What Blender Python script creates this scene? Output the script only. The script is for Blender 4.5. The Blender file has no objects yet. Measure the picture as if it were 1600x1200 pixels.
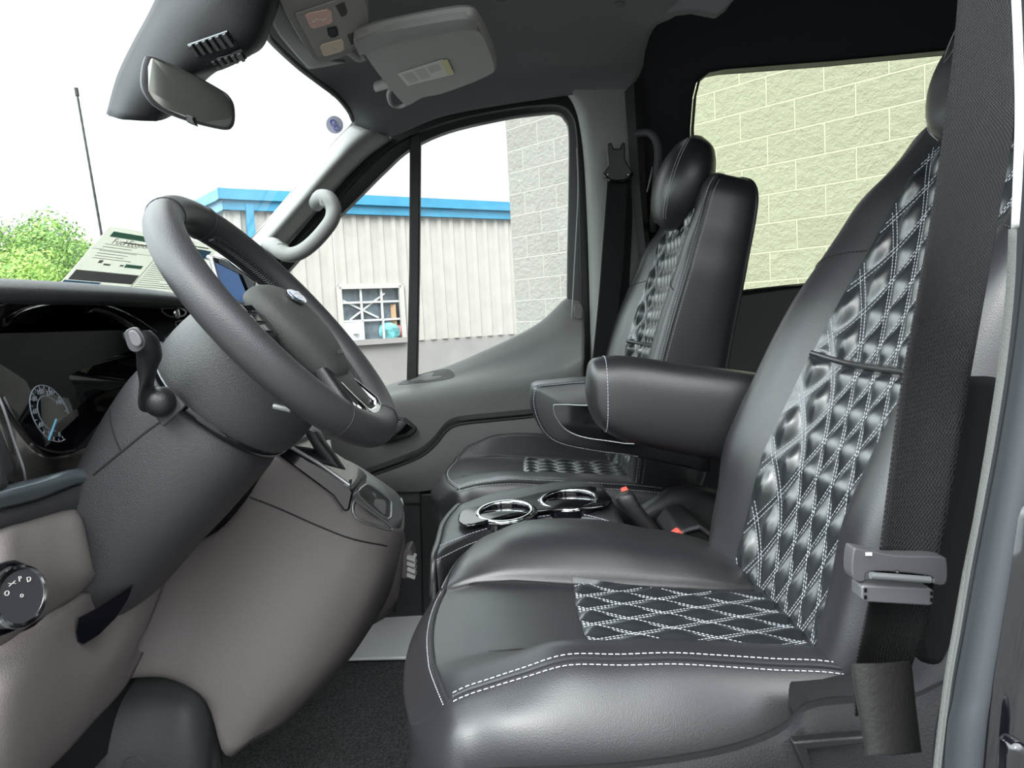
import bpy, math, random
import numpy as np
from mathutils import Vector, Matrix
random.seed(7)
# ------------------------------------------------------------------ camera, sky, light
CZ = 1.46                      # camera height above the yard
F_PX = 1150.0
PITCH, ROLL = math.radians(5.0), math.radians(3.1)
_F = Vector((0, math.cos(PITCH), -math.sin(PITCH)))
_R0 = Vector((1, 0, 0)); _U0 = Vector((0, math.sin(PITCH), math.cos(PITCH)))
_R = _R0*math.cos(ROLL) - _U0*math.sin(ROLL)
_U = _U0*math.cos(ROLL) + _R0*math.sin(ROLL)
scene = bpy.context.scene
cam = bpy.data.cameras.new('camera'); camo = bpy.data.objects.new('camera', cam)
scene.collection.objects.link(camo); scene.camera = camo
cam.sensor_width = 36; cam.lens = F_PX/1600*36; cam.clip_start = .02; cam.clip_end = 500
camo.matrix_world = Matrix(((_R.x,_U.x,-_F.x,0),(_R.y,_U.y,-_F.y,0),(_R.z,_U.z,-_F.z,CZ),(0,0,0,1)))
scene.view_settings.view_transform = 'Standard'; scene.view_settings.look = 'None'
scene.view_settings.gamma = 1; scene.view_settings.use_curve_mapping = False
scene.view_settings.exposure = EXPO = 0.72
w = bpy.data.worlds.new('sky'); scene.world = w; w.use_nodes = True
nt = w.node_tree; N = nt.nodes; L = nt.links; N.clear()
tc = N.new('ShaderNodeTexCoord'); sep = N.new('ShaderNodeSeparateXYZ'); L.new(tc.outputs['Generated'], sep.inputs[0])
# clouds: soft noise between pale blue and white
mp = N.new('ShaderNodeMapping'); mp.inputs['Scale'].default_value = (1.3, 1.3, 3.0); L.new(tc.outputs['Generated'], mp.inputs[0])
nz = N.new('ShaderNodeTexNoise'); nz.inputs['Scale'].default_value = 2.2; nz.inputs['Detail'].default_value = 7; nz.inputs['Roughness'].default_value = .5
L.new(mp.outputs[0], nz.inputs['Vector'])
cr = N.new('ShaderNodeValToRGB'); cr.color_ramp.elements[0].position = .42; cr.color_ramp.elements[0].color = (.74,.88,.91,1)
cr.color_ramp.elements[1].position = .56; cr.color_ramp.elements[1].color = (1.0,1.0,1.0,1); L.new(nz.outputs[0], cr.inputs[0])
# the bright half of the overcast sky stands behind the driver's door (-Y), high up
m1 = N.new('ShaderNodeMath'); m1.operation = 'MULTIPLY_ADD'; m1.inputs[1].default_value = -1.0; m1.inputs[2].default_value = 0.0; L.new(sep.outputs['Y'], m1.inputs[0])
mr = N.new('ShaderNodeMapRange'); mr.interpolation_type = 'SMOOTHSTEP'; mr.inputs['From Min'].default_value = -.25; mr.inputs['From Max'].default_value = .6
mr.inputs['To Min'].default_value = .0; mr.inputs['To Max'].default_value = 2.1; L.new(m1.outputs[0], mr.inputs['Value'])
bg = N.new('ShaderNodeBackground'); L.new(cr.outputs[0], bg.inputs['Color'])
mz = N.new('ShaderNodeMapRange'); mz.interpolation_type = 'SMOOTHSTEP'; mz.inputs['From Min'].default_value = .25; mz.inputs['From Max'].default_value = .62
mz.inputs['To Min'].default_value = .0; mz.inputs['To Max'].default_value = 2.6; L.new(sep.outputs['Z'], mz.inputs['Value'])
mq = N.new('ShaderNodeMapRange'); mq.interpolation_type = 'SMOOTHSTEP'; mq.inputs['From Min'].default_value = .05; mq.inputs['From Max'].default_value = .55
mq.inputs['To Min'].default_value = .0; mq.inputs['To Max'].default_value = 1.0; L.new(sep.outputs['Z'], mq.inputs['Value'])
mu_ = N.new('ShaderNodeMath'); mu_.operation = 'MULTIPLY'; L.new(mr.outputs[0], mu_.inputs[0]); L.new(mq.outputs[0], mu_.inputs[1])
mx_ = N.new('ShaderNodeMapRange'); mx_.interpolation_type = 'SMOOTHSTEP'; mx_.inputs['From Min'].default_value = -.58; mx_.inputs['From Max'].default_value = -.95
mx_.inputs['To Min'].default_value = .0; mx_.inputs['To Max'].default_value = 2.2; L.new(sep.outputs['X'], mx_.inputs['Value'])
s0 = N.new('ShaderNodeMath'); s0.operation = 'ADD'; L.new(mx_.outputs[0], s0.inputs[0]); L.new(mz.outputs[0], s0.inputs[1])
sm = N.new('ShaderNodeMath'); sm.operation = 'ADD'; L.new(mu_.outputs[0], sm.inputs[0]); L.new(s0.outputs[0], sm.inputs[1])
sk = N.new('ShaderNodeMath'); sk.operation = 'ADD'; sk.inputs[1].default_value = .9; L.new(sm.outputs[0], sk.inputs[0]); L.new(sk.outputs[0], bg.inputs['Strength'])
out = N.new('ShaderNodeOutputWorld'); L.new(bg.outputs[0], out.inputs['Surface'])
sun = bpy.data.lights.new('sun', 'SUN'); suno = bpy.data.objects.new('sun', sun); scene.collection.objects.link(suno)
sun.energy = .9; sun.angle = math.radians(14); sun.color = (1, .97, .93)
suno.rotation_euler = (Vector((.35, 1.0, -.95))).to_track_quat('-Z', 'Y').to_euler()
cy = scene.cycles
cy.max_bounces = 8; cy.diffuse_bounces = 5; cy.glossy_bounces = 4; cy.transparent_max_bounces = 16; cy.transmission_bounces = 6
cy.use_denoising = True; cy.caustics_reflective = False; cy.caustics_refractive = False
cy.sample_clamp_indirect = 6

# ------------------------------------------------------------------ pixel -> place
def ray(px, py): return _F + _R*((px-800)/F_PX) + _U*((600-py)/F_PX)
def P(px, py, Y): d = ray(px, py); return d*(Y/d.y)
def PX(px, py, X): d = ray(px, py); return d*(X/d.x)
def PZ(px, py, Z): d = ray(px, py); return d*(Z/d.z)
def pp(pts, Y=None): return [P(p[0], p[1], p[2] if len(p) > 2 else Y) for p in pts]
V = Vector

# ------------------------------------------------------------------ materials
MATS = {}
def mat(name, col, rough=.5, metal=0, bump=0, bscale=200, spec=.5, coat=0, kind='noise', var=0, vscale=8, sheen=0, col2=None, coat_rough=.05):
    if name in MATS: return MATS[name]
    m = bpy.data.materials.new(name); m.use_nodes = True; MATS[name] = m
    n = m.node_tree.nodes; l = m.node_tree.links; b = n['Principled BSDF']
    b.inputs['Base Color'].default_value = (*col, 1); b.inputs['Roughness'].default_value = rough; b.inputs['Metallic'].default_value = metal
    b.inputs['Specular IOR Level'].default_value = spec; b.inputs['Coat Weight'].default_value = coat; b.inputs['Coat Roughness'].default_value = coat_rough
    b.inputs['Sheen Weight'].default_value = sheen
    t = n.new('ShaderNodeTexCoord')
    if var:
        z = n.new('ShaderNodeTexNoise'); z.inputs['Scale'].default_value = vscale; z.inputs['Detail'].default_value = 6; l.new(t.outputs['Object'], z.inputs['Vector'])
        mx = n.new('ShaderNodeMix'); mx.data_type = 'RGBA'
        c2 = col2 or tuple(min(1, c*(1+var)) for c in col); c1 = col if col2 else tuple(c*(1-var) for c in col)
        mx.inputs[6].default_value = (*c1, 1); mx.inputs[7].default_value = (*c2, 1)
        r = n.new('ShaderNodeMapRange'); r.inputs['From Min'].default_value = .35; r.inputs['From Max'].default_value = .65
        l.new(z.outputs[0], r.inputs['Value']); l.new(r.outputs[0], mx.inputs[0]); l.new(mx.outputs[2], b.inputs['Base Color'])
    if bump:
        if kind == 'noise':
            z = n.new('ShaderNodeTexNoise'); z.inputs['Scale'].default_value = bscale; z.inputs['Detail'].default_value = 3
        else:
            z = n.new('ShaderNodeTexVoronoi'); z.inputs['Scale'].default_value = bscale; z.feature = 'F1' if kind == 'voro' else 'DISTANCE_TO_EDGE'
        l.new(t.outputs['Object'], z.inputs['Vector'])
        u = n.new('ShaderNodeBump'); u.inputs['Strength'].default_value = bump; u.inputs['Distance'].default_value = .002
        l.new(z.outputs[0], u.inputs['Height']); l.new(u.outputs[0], b.inputs['Normal'])
    return m
def webbing_mat(name, col):
    m = mat(name, col, .7, spec=.2, sheen=.04); n = m.node_tree.nodes; l = m.node_tree.links
    uv = n.new('ShaderNodeUVMap'); s = n.new('ShaderNodeSeparateXYZ'); l.new(uv.outputs[0], s.inputs[0])
    def sinw(src, k, ph=None):
        a = n.new('ShaderNodeMath'); a.operation = 'MULTIPLY'; a.inputs[1].default_value = k; l.new(src, a.inputs[0])
        if ph is not None:
            c = n.new('ShaderNodeMath'); c.operation = 'ADD'; l.new(a.outputs[0], c.inputs[0]); l.new(ph, c.inputs[1]); a = c
        d = n.new('ShaderNodeMath'); d.operation = 'SINE'; l.new(a.outputs[0], d.inputs[0]); return d.outputs[0]
    w1 = sinw(s.outputs[0], 2*math.pi/.0021)
    ph = n.new('ShaderNodeMath'); ph.operation = 'MULTIPLY'; ph.inputs[1].default_value = 2.2; l.new(w1, ph.inputs[0])
    w2 = sinw(s.outputs[1], 2*math.pi/.0034, ph.outputs[0])
    ad = n.new('ShaderNodeMath'); ad.operation = 'MULTIPLY_ADD'; ad.inputs[1].default_value = .35; l.new(w1, ad.inputs[0]); l.new(w2, ad.inputs[2])
    u = n.new('ShaderNodeBump'); u.inputs['Strength'].default_value = .9; u.inputs['Distance'].default_value = .0009
    l.new(ad.outputs[0], u.inputs['Height']); l.new(u.outputs[0], n['Principled BSDF'].inputs['Normal'])
    mr = n.new('ShaderNodeMapRange'); mr.inputs['From Min'].default_value = -1.2; mr.inputs['From Max'].default_value = 1.2
    l.new(ad.outputs[0], mr.inputs['Value']); mx = n.new('ShaderNodeMix'); mx.data_type = 'RGBA'
    mx.inputs[6].default_value = (*[c*.55 for c in col], 1); mx.inputs[7].default_value = (*[c*1.5 for c in col], 1)
    l.new(mr.outputs[0], mx.inputs[0]); l.new(mx.outputs[2], n['Principled BSDF'].inputs['Base Color'])
    return m
def glass_mat(name, tint, gloss=.05):
    m = bpy.data.materials.new(name); m.use_nodes = True; n = m.node_tree.nodes; l = m.node_tree.links; n.clear()
    t = n.new('ShaderNodeBsdfTransparent'); t.inputs[0].default_value = (*tint, 1)
    g = n.new('ShaderNodeBsdfGlossy'); g.inputs['Roughness'].default_value = .02
    mx = n.new('ShaderNodeMixShader'); fr = n.new('ShaderNodeFresnel'); fr.inputs[0].default_value = 1.45
    k = n.new('ShaderNodeMath'); k.operation = 'MULTIPLY'; k.inputs[1].default_value = gloss/.05; l.new(fr.outputs[0], k.inputs[0])
    l.new(k.outputs[0], mx.inputs[0]); l.new(t.outputs[0], mx.inputs[1]); l.new(g.outputs[0], mx.inputs[2])
    o = n.new('ShaderNodeOutputMaterial'); l.new(mx.outputs[0], o.inputs[0]); return m
def translucent(name, col):
    m = mat(name, col, .7); n = m.node_tree.nodes; l = m.node_tree.links; t = n.new('ShaderNodeBsdfTranslucent'); t.inputs[0].default_value = (*col, 1)
    x = n.new('ShaderNodeMixShader'); x.inputs[0].default_value = .5; l.new(n['Principled BSDF'].outputs[0], x.inputs[1]); l.new(t.outputs[0], x.inputs[2])
    l.new(x.outputs[0], n['Material Output'].inputs[0]); return m
leather = mat('black_leather', (.019,.0185,.022), .38, bump=.10, bscale=900, kind='voro', spec=.75, coat=.12, coat_rough=.35)
leather_q = mat('quilted_leather', (.018,.020,.023), .29, bump=.06, bscale=900, kind='voro', spec=.85, coat=.35, coat_rough=.25)
leather_rim = mat('rim_leather', (.036,.035,.039), .42, bump=.15, bscale=800, kind='voro', spec=.5)
thread = mat('white_thread', (.50,.52,.56), .75)
thread_dark = mat('black_thread', (.01,.01,.012), .6)
plastic_dk = mat('dark_plastic', (.040,.039,.044), .55, bump=.5, bscale=700)
plastic_blk = mat('black_plastic', (.009,.009,.010), .45, bump=.2, bscale=600)
plastic_gr = mat('warm_grey_plastic', (.158,.136,.133), .6, bump=.45, bscale=700)
door_gr = mat('door_grey_plastic', (.115,.117,.112), .55, bump=.4, bscale=600)
trim_gr = mat('pale_grey_trim', (.22,.225,.215), .55, bump=.2, bscale=500)
gloss_blk = mat('gloss_black', (.004,.004,.006), .08, coat=.6)
chrome = mat('chrome', (.75,.76,.78), .12, metal=1)
satin = mat('satin_silver', (.48,.49,.50), .32, metal=.8)
rubber = mat('rubber_seal', (.010,.010,.011), .5)
headliner = mat('headliner_fabric', (.15,.157,.16), .95, bump=.5, bscale=900, sheen=.1)
visor_m = mat('visor_vinyl', (.34,.325,.31), .7, bump=.25, bscale=700)
carpet = mat('carpet', (.050,.050,.052), .95, bump=1.0, bscale=500, var=.7, vscale=260)
paint = mat('blue_grey_paint', (.040,.044,.050), .6, spec=.3)
dark_trim = mat('dark_interior_cloth', (.014,.014,.017), .9, bump=.4, bscale=700)
red_m = mat('buckle_red', (.75,.10,.07), .4)
white_m = mat('off_white', (.62,.62,.60), .6)
web_m = webbing_mat('belt_webbing', (.022,.0205,.023))
web_blk = webbing_mat('black_webbing', (.009,.009,.010))

# ------------------------------------------------------------------ objects
def link(o): scene.collection.objects.link(o); return o
def tag(o, label=None, cat=None, group=None, kind=None):
    if label: o['label'] = label
    if cat: o['category'] = cat
    if group: o['group'] = group
    if kind: o['kind'] = kind
    return o
def thing(name, label, cat, group=None):
    return tag(link(bpy.data.objects.new(name, None)), label, cat, group)
class MB:
    def __init__(s): s.v = []; s.f = []; s.uv = []; s.n = 0; s.mi = []; s.cur = 0
    def add(s, verts, faces, uvs=None):
        b = s.n; s.v.extend([tuple(v) for v in verts]); s.n += len(verts)
        s.uv.extend(uvs if uvs is not None else [(0, 0)]*len(verts))
        for f in faces: s.f.append(tuple(i+b for i in f)); s.mi.append(s.cur)
    def grid(s, rows, cu=False, cv=False, flip=False):
        R, C = len(rows), len(rows[0]); vs = [p for r in rows for p in r]; uv = []
        acc_v = 0
        for i, r in enumerate(rows):
            if i: acc_v += (V(rows[i][C//2]) - V(rows[i-1][C//2])).length
            acc = 0
            for j, p in enumerate(r):
                if j: acc += (V(r[j]) - V(r[j-1])).length
                uv.append((acc, acc_v))
        fs = []
        for i in range(R if cv else R-1):
            for j in range(C if cu else C-1):
                a = i*C+j; b_ = i*C+(j+1) % C; c = ((i+1) % R)*C+(j+1) % C; d = ((i+1) % R)*C+j
                fs.append((a, d, c, b_) if flip else (a, b_, c, d))
        s.add(vs, fs, uv)
    def cap(s, loop, flip=False):
        c = sum((V(p) for p in loop), V((0,0,0)))/len(loop); n = len(loop)
        s.add(list(loop)+[c], [((i+1) % n, i, n) if flip else (i, (i+1) % n, n) for i in range(n)])
    def loft(s, secs, cap=True):
        s.grid(secs, cu=True)
        if cap: s.cap(secs[0], True); s.cap(secs[-1])
    def prism(s, loop, vec):
        vec = V(vec); a = [V(p) for p in loop]; b = [p+vec for p in a]; n = len(a)
        s.add(a+b, [tuple(range(n-1, -1, -1)), tuple(range(n, 2*n))] + [(i, (i+1) % n, n+(i+1) % n, n+i) for i in range(n)])
    def box(s, c, sz, M=None):
        c = V(c); h = V(sz)/2; vs = []
        for x in (-1, 1):
            for y in (-1, 1):
                for z in (-1, 1):
                    q = V((x*h.x, y*h.y, z*h.z)); vs.append(c + (M @ q if M else q))
        s.add(vs, [(0,1,3,2),(4,6,7,5),(0,4,5,1),(2,3,7,6),(0,2,6,4),(1,5,7,3)])
    def tube(s, path, r, n=12, closed=False, flat=1.0, ref=None, cap=True):
        path = [V(p) for p in path]; m = len(path); secs = []; prev = None
        for i, p in enumerate(path):
            a = path[(i-1) % m] if (closed or i) else p; b = path[(i+1) % m] if (closed or i < m-1) else p
            t = (b-a).normalized()
            if prev is None:
                x = ref if ref is not None else (V((0,0,1)) if abs(t.z) < .9 else V((1,0,0)))
            else: x = prev
            x = (x - t*x.dot(t)).normalized(); prev = x; y = t.cross(x)
            rr = r[i] if isinstance(r, (list, tuple)) else r
            secs.append([p + x*math.cos(k*2*math.pi/n)*rr + y*math.sin(k*2*math.pi/n)*rr*flat for k in range(n)])
        if closed: s.grid(secs, cu=True, cv=True)
        else: s.loft(secs, cap)
    def disc(s, c, nrm, r, th=.002, n=32, up=V((0,0,1)), ry=None):
        c = V(c); nrm = V(nrm).normalized(); u = (up - nrm*up.dot(nrm)).normalized(); w_ = nrm.cross(u); ry = ry or r
        s.prism([c + u*math.cos(k*2*math.pi/n)*r + w_*math.sin(k*2*math.pi/n)*ry for k in range(n)], nrm*th)
    def sphere(s, c, r, n=12, m=8, sc=(1,1,1)):
        c = V(c); rows = [[c + V((sc[0]*r*math.sin(math.pi*(i+.001)/(m+.002))*math.cos(2*math.pi*j/n), sc[1]*r*math.sin(math.pi*(i+.001)/(m+.002))*math.sin(2*math.pi*j/n), sc[2]*r*math.cos(math.pi*i/m))) for j in range(n)] for i in range(m+1)]
        s.grid(rows, cu=True, flip=True)
    def text(s, txt, size, M, depth=.0004, flipx=False):
        cu = bpy.data.curves.new('t', 'FONT'); cu.body = txt; cu.size = size; cu.extrude = depth; cu.align_x = 'CENTER'; cu.align_y = 'CENTER'; cu.resolution_u = 3
        o = bpy.data.objects.new('t', cu); scene.collection.objects.link(o)
        dg = bpy.context.evaluated_depsgraph_get(); me = o.evaluated_get(dg).to_mesh()
        s.add([M @ v.co for v in me.vertices], [tuple(p.vertices) for p in me.polygons])
        o.evaluated_get(dg).to_mesh_clear(); bpy.data.objects.remove(o); bpy.data.curves.remove(cu)
    def build(s, name, mats, parent=None, smooth=True, bevel=0, bseg=3, sub=0, solid=0, angle=40, label=None, cat=None, group=None, kind=None, offset=-1, recalc=True):
        me = bpy.data.meshes.new(name); me.from_pydata(s.v, [], s.f)
        if not isinstance(mats, (list, tuple)): mats = [mats]
        for m in mats: me.materials.append(m)
        if len(mats) > 1: me.polygons.foreach_set('material_index', s.mi)
        ul = me.uv_layers.new(name='UVMap'); uv = np.array(s.uv, dtype=np.float32)
        li = np.zeros(len(me.loops), dtype=np.int32); me.loops.foreach_get('vertex_index', li); ul.data.foreach_set('uv', uv[li].ravel())
        if recalc:
            import bmesh
            bm = bmesh.new(); bm.from_mesh(me); bmesh.ops.remove_doubles(bm, verts=bm.verts, dist=1e-6); bmesh.ops.recalc_face_normals(bm, faces=bm.faces); bm.to_mesh(me); bm.free()
        if smooth: me.polygons.foreach_set('use_smooth', [True]*len(me.polygons))
        if solid:      # the sheet's face looks into the cabin, its thickness goes behind
            s_ = sum((p.normal.dot(p.center)*p.area for p in me.polygons))
            if s_ > 0: me.flip_normals()
            offset = -1
        o = link(bpy.data.objects.new(name, me))
        if solid: m = o.modifiers.new('s', 'SOLIDIFY'); m.thickness = solid; m.offset = offset
        if bevel: m = o.modifiers.new('b', 'BEVEL'); m.width = bevel; m.segments = bseg; m.limit_method = 'ANGLE'; m.angle_limit = math.radians(32); m.harden_normals = False
        if sub: m = o.modifiers.new('u', 'SUBSURF'); m.levels = sub; m.render_levels = sub
        if smooth:
            try: me.set_sharp_from_angle(angle=math.radians(angle))
            except Exception: pass
        if parent: o.parent = parent
        tag(o, label, cat, group, kind); return o
def cr_(pts, n, closed=False):
    """Catmull-Rom through pts, n samples per span"""
    A = [np.array(p, dtype=float) for p in pts]; m = len(A); out = []
    for i in range(m if closed else m-1):
        if closed: p0, p1, p2, p3 = A[(i-1) % m], A[i], A[(i+1) % m], A[(i+2) % m]
        else:
            p1, p2 = A[i], A[i+1]; p0 = A[i-1] if i else 2*p1-p2; p3 = A[i+2] if i+2 < m else 2*p2-p1
        for k in range(n):
            t = k/n; out.append(.5*((2*p1)+(-p0+p2)*t+(2*p0-5*p1+4*p2-p3)*t*t+(-p0+3*p1-3*p2+p3)*t**3))
    if not closed: out.append(A[-1])
    return [V(p) for p in out] if len(A[0]) == 3 else [tuple(p) for p in out]
def surf(rows, nu=6, nv=6):
    """smooth sheet through control rows"""
    rr = [cr_(r, nu) for r in rows]; C = len(rr[0]); cols = [cr_([r[j] for r in rr], nv) for j in range(C)]
    return [[cols[j][i] for j in range(C)] for i in range(len(cols[0]))]
def loft_smooth(secs, nl=3, na=4):
    ss = [cr_(s_, nl, closed=True) for s_ in secs]; C = len(ss[0]); cols = [cr_([s_[j] for s_ in ss], na) for j in range(C)]
    return [[cols[j][i] for j in range(C)] for i in range(len(cols[0]))]
from mathutils.bvhtree import BVHTree
def on_surf(o, pts, lift=.0005, dense=6, closed=False):
    """lay a seam or an inlay on the surface of an object already built"""
    me = o.data; bv = BVHTree.FromPolygons([v.co for v in me.vertices], [tuple(p.vertices) for p in me.polygons]); r = []
    q = cr_([(x, y, 0) for x, y in pts], dense, closed) if dense else [V((x, y, 0)) for x, y in pts]
    for p in q:
        d = ray(p.x, p.y).normalized(); h = bv.ray_cast(V((0,0,0)), d)
        if h[0] is None: continue
        n = h[1] if h[1].dot(d) < 0 else -h[1]; r.append((h[0]+n*lift, n))
    return r
def seam_on(o, pts, rad, name, mt, lift=.0003, dense=8, closed=False):
    r = on_surf(o, pts, lift, dense, closed); m = MB(); m.tube([a for a, _ in r], rad, 6, closed=closed); return m.build(name, mt, o)
def inlay_on(o, pts, name, mt, lift=.0004, dense=3, parent=None, th=.0):
    r = on_surf(o, pts, lift, dense, True); c = sum((a for a, _ in r), V((0,0,0)))/len(r); n = sum((b for _, b in r), V((0,0,0))).normalized(); m = MB()
    m.grid([[a-n*.004 for a, _ in r], [a+n*th for a, _ in r]], cu=True); m.cap([a+n*th for a, _ in r]); return m.build(name, mt, parent or o, angle=30)
def lerp(x, xs, ys):
    return float(np.interp(x, xs, ys))
def smooth_lerp(x, xs, ys):
    x = min(max(x, xs[0]), xs[-1])
    for i in range(len(xs)-1):
        if x <= xs[i+1]:
            t = (x-xs[i])/(xs[i+1]-xs[i]); t = t*t*(3-2*t); return ys[i]*(1-t)+ys[i+1]*t
def ellip_sec(a, b, Y, dy, e=2.4, n=20):
    """closed section: silhouette pixels a, b at depth Y, half depth dy"""
    A = P(*a, Y); B = P(*b, Y); c = (A+B)/2; h = (A-B)/2; out = []
    for k in range(n):
        t = 2*math.pi*k/n; ct, st = math.cos(t), math.sin(t)
        out.append(c + h*math.copysign(abs(ct)**(2/e), ct) + V((0, dy, 0))*math.copysign(abs(st)**(2/e), st))
    return out
def stitches(mb, path, nrm=None, ln=.0040, gap=.0014, wd=.0011, lift=.0006, side=0.0, normals=None):
    """dashed sewing thread along a dense path (normals: per-point)"""
    path = [V(p) for p in path]; d = 0; acc = [0]
    for i in range(1, len(path)): acc.append(acc[-1]+(path[i]-path[i-1]).length)
    T = acc[-1]; s = 0
    if T < ln: return
    arr = np.array([tuple(p) for p in path]); ac = np.array(acc)
    na = np.array([tuple(x) for x in normals]) if normals is not None else None
    def at(t): return V([np.interp(t, ac, arr[:, k]) for k in range(3)])
    while s+ln < T:
        a, b = at(s), at(s+ln); m = s+ln/2
        nn = V([np.interp(m, ac, na[:, k]) for k in range(3)]).normalized() if na is not None else V(nrm).normalized()
        t = (b-a).normalized(); x = nn.cross(t).normalized()
        a = a+x*side+nn*lift; b = b+x*side+nn*lift; h = wd/2
        e0 = a*.75+b*.25+nn*wd*.6; e1 = a*.25+b*.75+nn*wd*.6
        mb.add([a-x*h, a+x*h, b+x*h, b-x*h, e0-x*h*.3, e0+x*h*.3, e1+x*h*.3, e1-x*h*.3],
               [(0,1,5,4),(1,2,6,5),(2,3,7,6),(3,0,4,7),(4,5,6,7)])
        s += ln+gap
# ================================================================== OUTSIDE
def on_plane(px, py, A, B):
    """ray meets the upright plane through A and B"""
    n = (B-A).cross(V((0,0,1))).normalized(); d = ray(px, py); return d*(A.dot(n)/d.dot(n))
GZ = -1.46
asphalt = mat('yard_asphalt', (.16,.16,.155), .9, bump=.6, bscale=60, var=.2, vscale=2)
mb = MB(); mb.add([(-60,-40,GZ),(60,-40,GZ),(60,80,GZ),(-60,80,GZ)], [(0,1,2,3)]); mb.build('ground', asphalt, kind='structure')
# -- metal building
A1, A2 = P(355,300,14.4), P(815,320,18.1); A1.z = A2.z = 0
dirA = (A2-A1).normalized(); nA = V((dirA.y, -dirA.x, 0)); 
if nA.y > 0: nA = -nA
zt = on_plane(600, 336, A1, A2).z; zt2 = on_plane(600, 309, A1, A2).z; zb = on_plane(680, 530, A1, A2).z
siding = mat('cream_metal_siding', (.38,.355,.33), .55, var=.04, vscale=3)
blue_tr = mat('blue_roof_trim', (.035,.21,.35), .4, var=.12, vscale=2)
base_m = mat('grey_painted_block', (.25,.235,.228), .85, bump=.3, bscale=40, var=.05, vscale=2)
hall = thing('metal_building', 'cream corrugated metal building with blue roof trim beyond the passenger window', 'building')
def corrugated(Aa, Bb, n, z0, z1, pitch=.30, dep=.045):
    d = (Bb-Aa); Ln = d.length; d.normalize(); m = MB(); row = []; x = 0
    prof = [(0,0),(.22,0),(.36,1),(.64,1),(.78,0)]
    while x < Ln:
        for a_, h in prof:
            q = Aa+d*min(x+a_*pitch, Ln)+n*h*dep; row.append(q)
        x += pitch
    m.grid([[V((p.x,p.y,z0)) for p in row], [V((p.x,p.y,z1)) for p in row]]); return m
A2x = A2 + dirA*2.5
wx0 = on_plane(531, 500, A1, A2); wx1 = on_plane(628, 500, A1, A2)
wz1 = on_plane(580, 447, A1, A2).z; wz0 = on_plane(580, 530, A1, A2).z
def flat(p, z): return V((p.x, p.y, z))
corrugated(A1, wx0, nA, zb, zt).build('siding', siding, hall, smooth=False)
corrugated(wx0, wx1, nA, wz1, zt).build('siding', siding, hall, smooth=False)
corrugated(wx1, A2x, nA, zb, zt).build('siding', siding, hall, smooth=False)
B2 = P(270, 340, 17.2); B2.z = 0; nB = V((-(B2-A1).y, (B2-A1).x, 0)).normalized()
if nB.dot(V((-1,-1,0))) < 0: nB = -nB
mb = corrugated(A1, B2, nB, zb, zt); mb.build('side_siding', siding, hall, smooth=False)
mb = MB()
mb.prism([flat(A1,GZ), flat(A2x,GZ), flat(A2x,zb), flat(A1,zb)], -nA*.3); mb.prism([flat(A1,GZ), flat(B2,GZ), flat(B2,zb), flat(A1,zb)], -nB*.3)
mb.build('base_wall', base_m, hall, smooth=False)
mb = MB()
for a_, b_, n_ in ((A1, A2x, nA), (A1, B2, nB)):
    d_ = (b_-a_).normalized()
    for z0, z1, dp in ((zt-.02, zt+(zt2-zt)*.45, .14), (zt+(zt2-zt)*.45, zt2, .22)):
        mb.prism([flat(a_-d_*dp,z0), flat(b_,z0), flat(b_,z1), flat(a_-d_*dp,z1)], n_*dp)
mb.build('roof_trim', blue_tr, hall, smooth=False)
mb = MB(); mb.prism([flat(A1,zt2-.02), flat(A2x,zt2-.02), flat(A2x-nA*9,zt2+.5), flat(B2,zt2-.02)], (0,0,.04)); mb.build('roof', mat('roof_sheet',(.3,.32,.33),.5), hall, smooth=False)
mb = MB(); dn = on_plane(388, 340, A1, A2); mb.prism([flat(dn+nA*.05-dirA*.07,GZ), flat(dn+nA*.05+dirA*.07,GZ), flat(dn+nA*.05+dirA*.07,zt+.1), flat(dn+nA*.05-dirA*.07,zt+.1)], nA*.12)
mb.build('downspout', blue_tr, hall, smooth=False)
# window of the hall
wf = MB(); W = lambda u, v, o=0: V(((wx0.x+(wx1.x-wx0.x)*u), (wx0.y+(wx1.y-wx0.y)*u), wz0+(wz1-wz0)*v)) + nA*o
frm = mat('weathered_frame', (.40,.38,.36), .6)
def wbar(m, u0, v0, u1, v1, t=.03, o=.02, dp=.05):
    a, b = W(u0,v0,o), W(u1,v1,o); d = (b-a).normalized(); s_ = d.cross(nA).normalized()*t; m.prism([a-s_, b-s_, b+s_, a+s_], nA*dp)
for q in ((0,0,0,1),(1,0,1,1),(0,1,1,1)): wbar(wf, *q, t=.055, dp=.07)
fr_ = wf.build('window_frame', frm, hall, smooth=False)
m = MB(); m.prism([W(-.03,-.10,0), W(1.05,-.10,0), W(1.05,.0,0), W(-.03,.0,0)], nA*.12); m.build('window_sill', base_m, hall, smooth=False)
mu = MB()
for q in ((.35,0,.35,1),(.68,0,.68,1),(0,.70,1,.70),(0,.36,1,.36)): wbar(mu, *q, t=.02, o=-.02)
mu.build('muntin', mat('pale_muntin',(.55,.56,.55),.5), fr_, smooth=False)
m = MB(); m.prism([W(0,0,-.06), W(1,0,-.06), W(1,1,-.06), W(0,1,-.06)], -nA*.02); m.build('window_pane', mat('hall_glass',(.10,.12,.14),.25,var=.5,vscale=2.5), fr_, smooth=False)
m = MB(); wbar(m,.02,.78,.62,.40,t=.018,o=-.05,dp=.03); wbar(m,.16,.38,.75,.86,t=.018,o=-.05,dp=.03); m.build('cross_brace', mat('pale_muntin',(.55,.56,.55),.5), fr_, smooth=False)
m = MB(); m.prism([W(.02,.0,-.03), W(.34,.0,-.03), W(.34,.34,-.03), W(.02,.34,-.03)], nA*.05); ac = m.build('window_panel', mat('white_board',(.62,.63,.66),.5), hall, smooth=False, label='white board filling the lower left pane')
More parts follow.
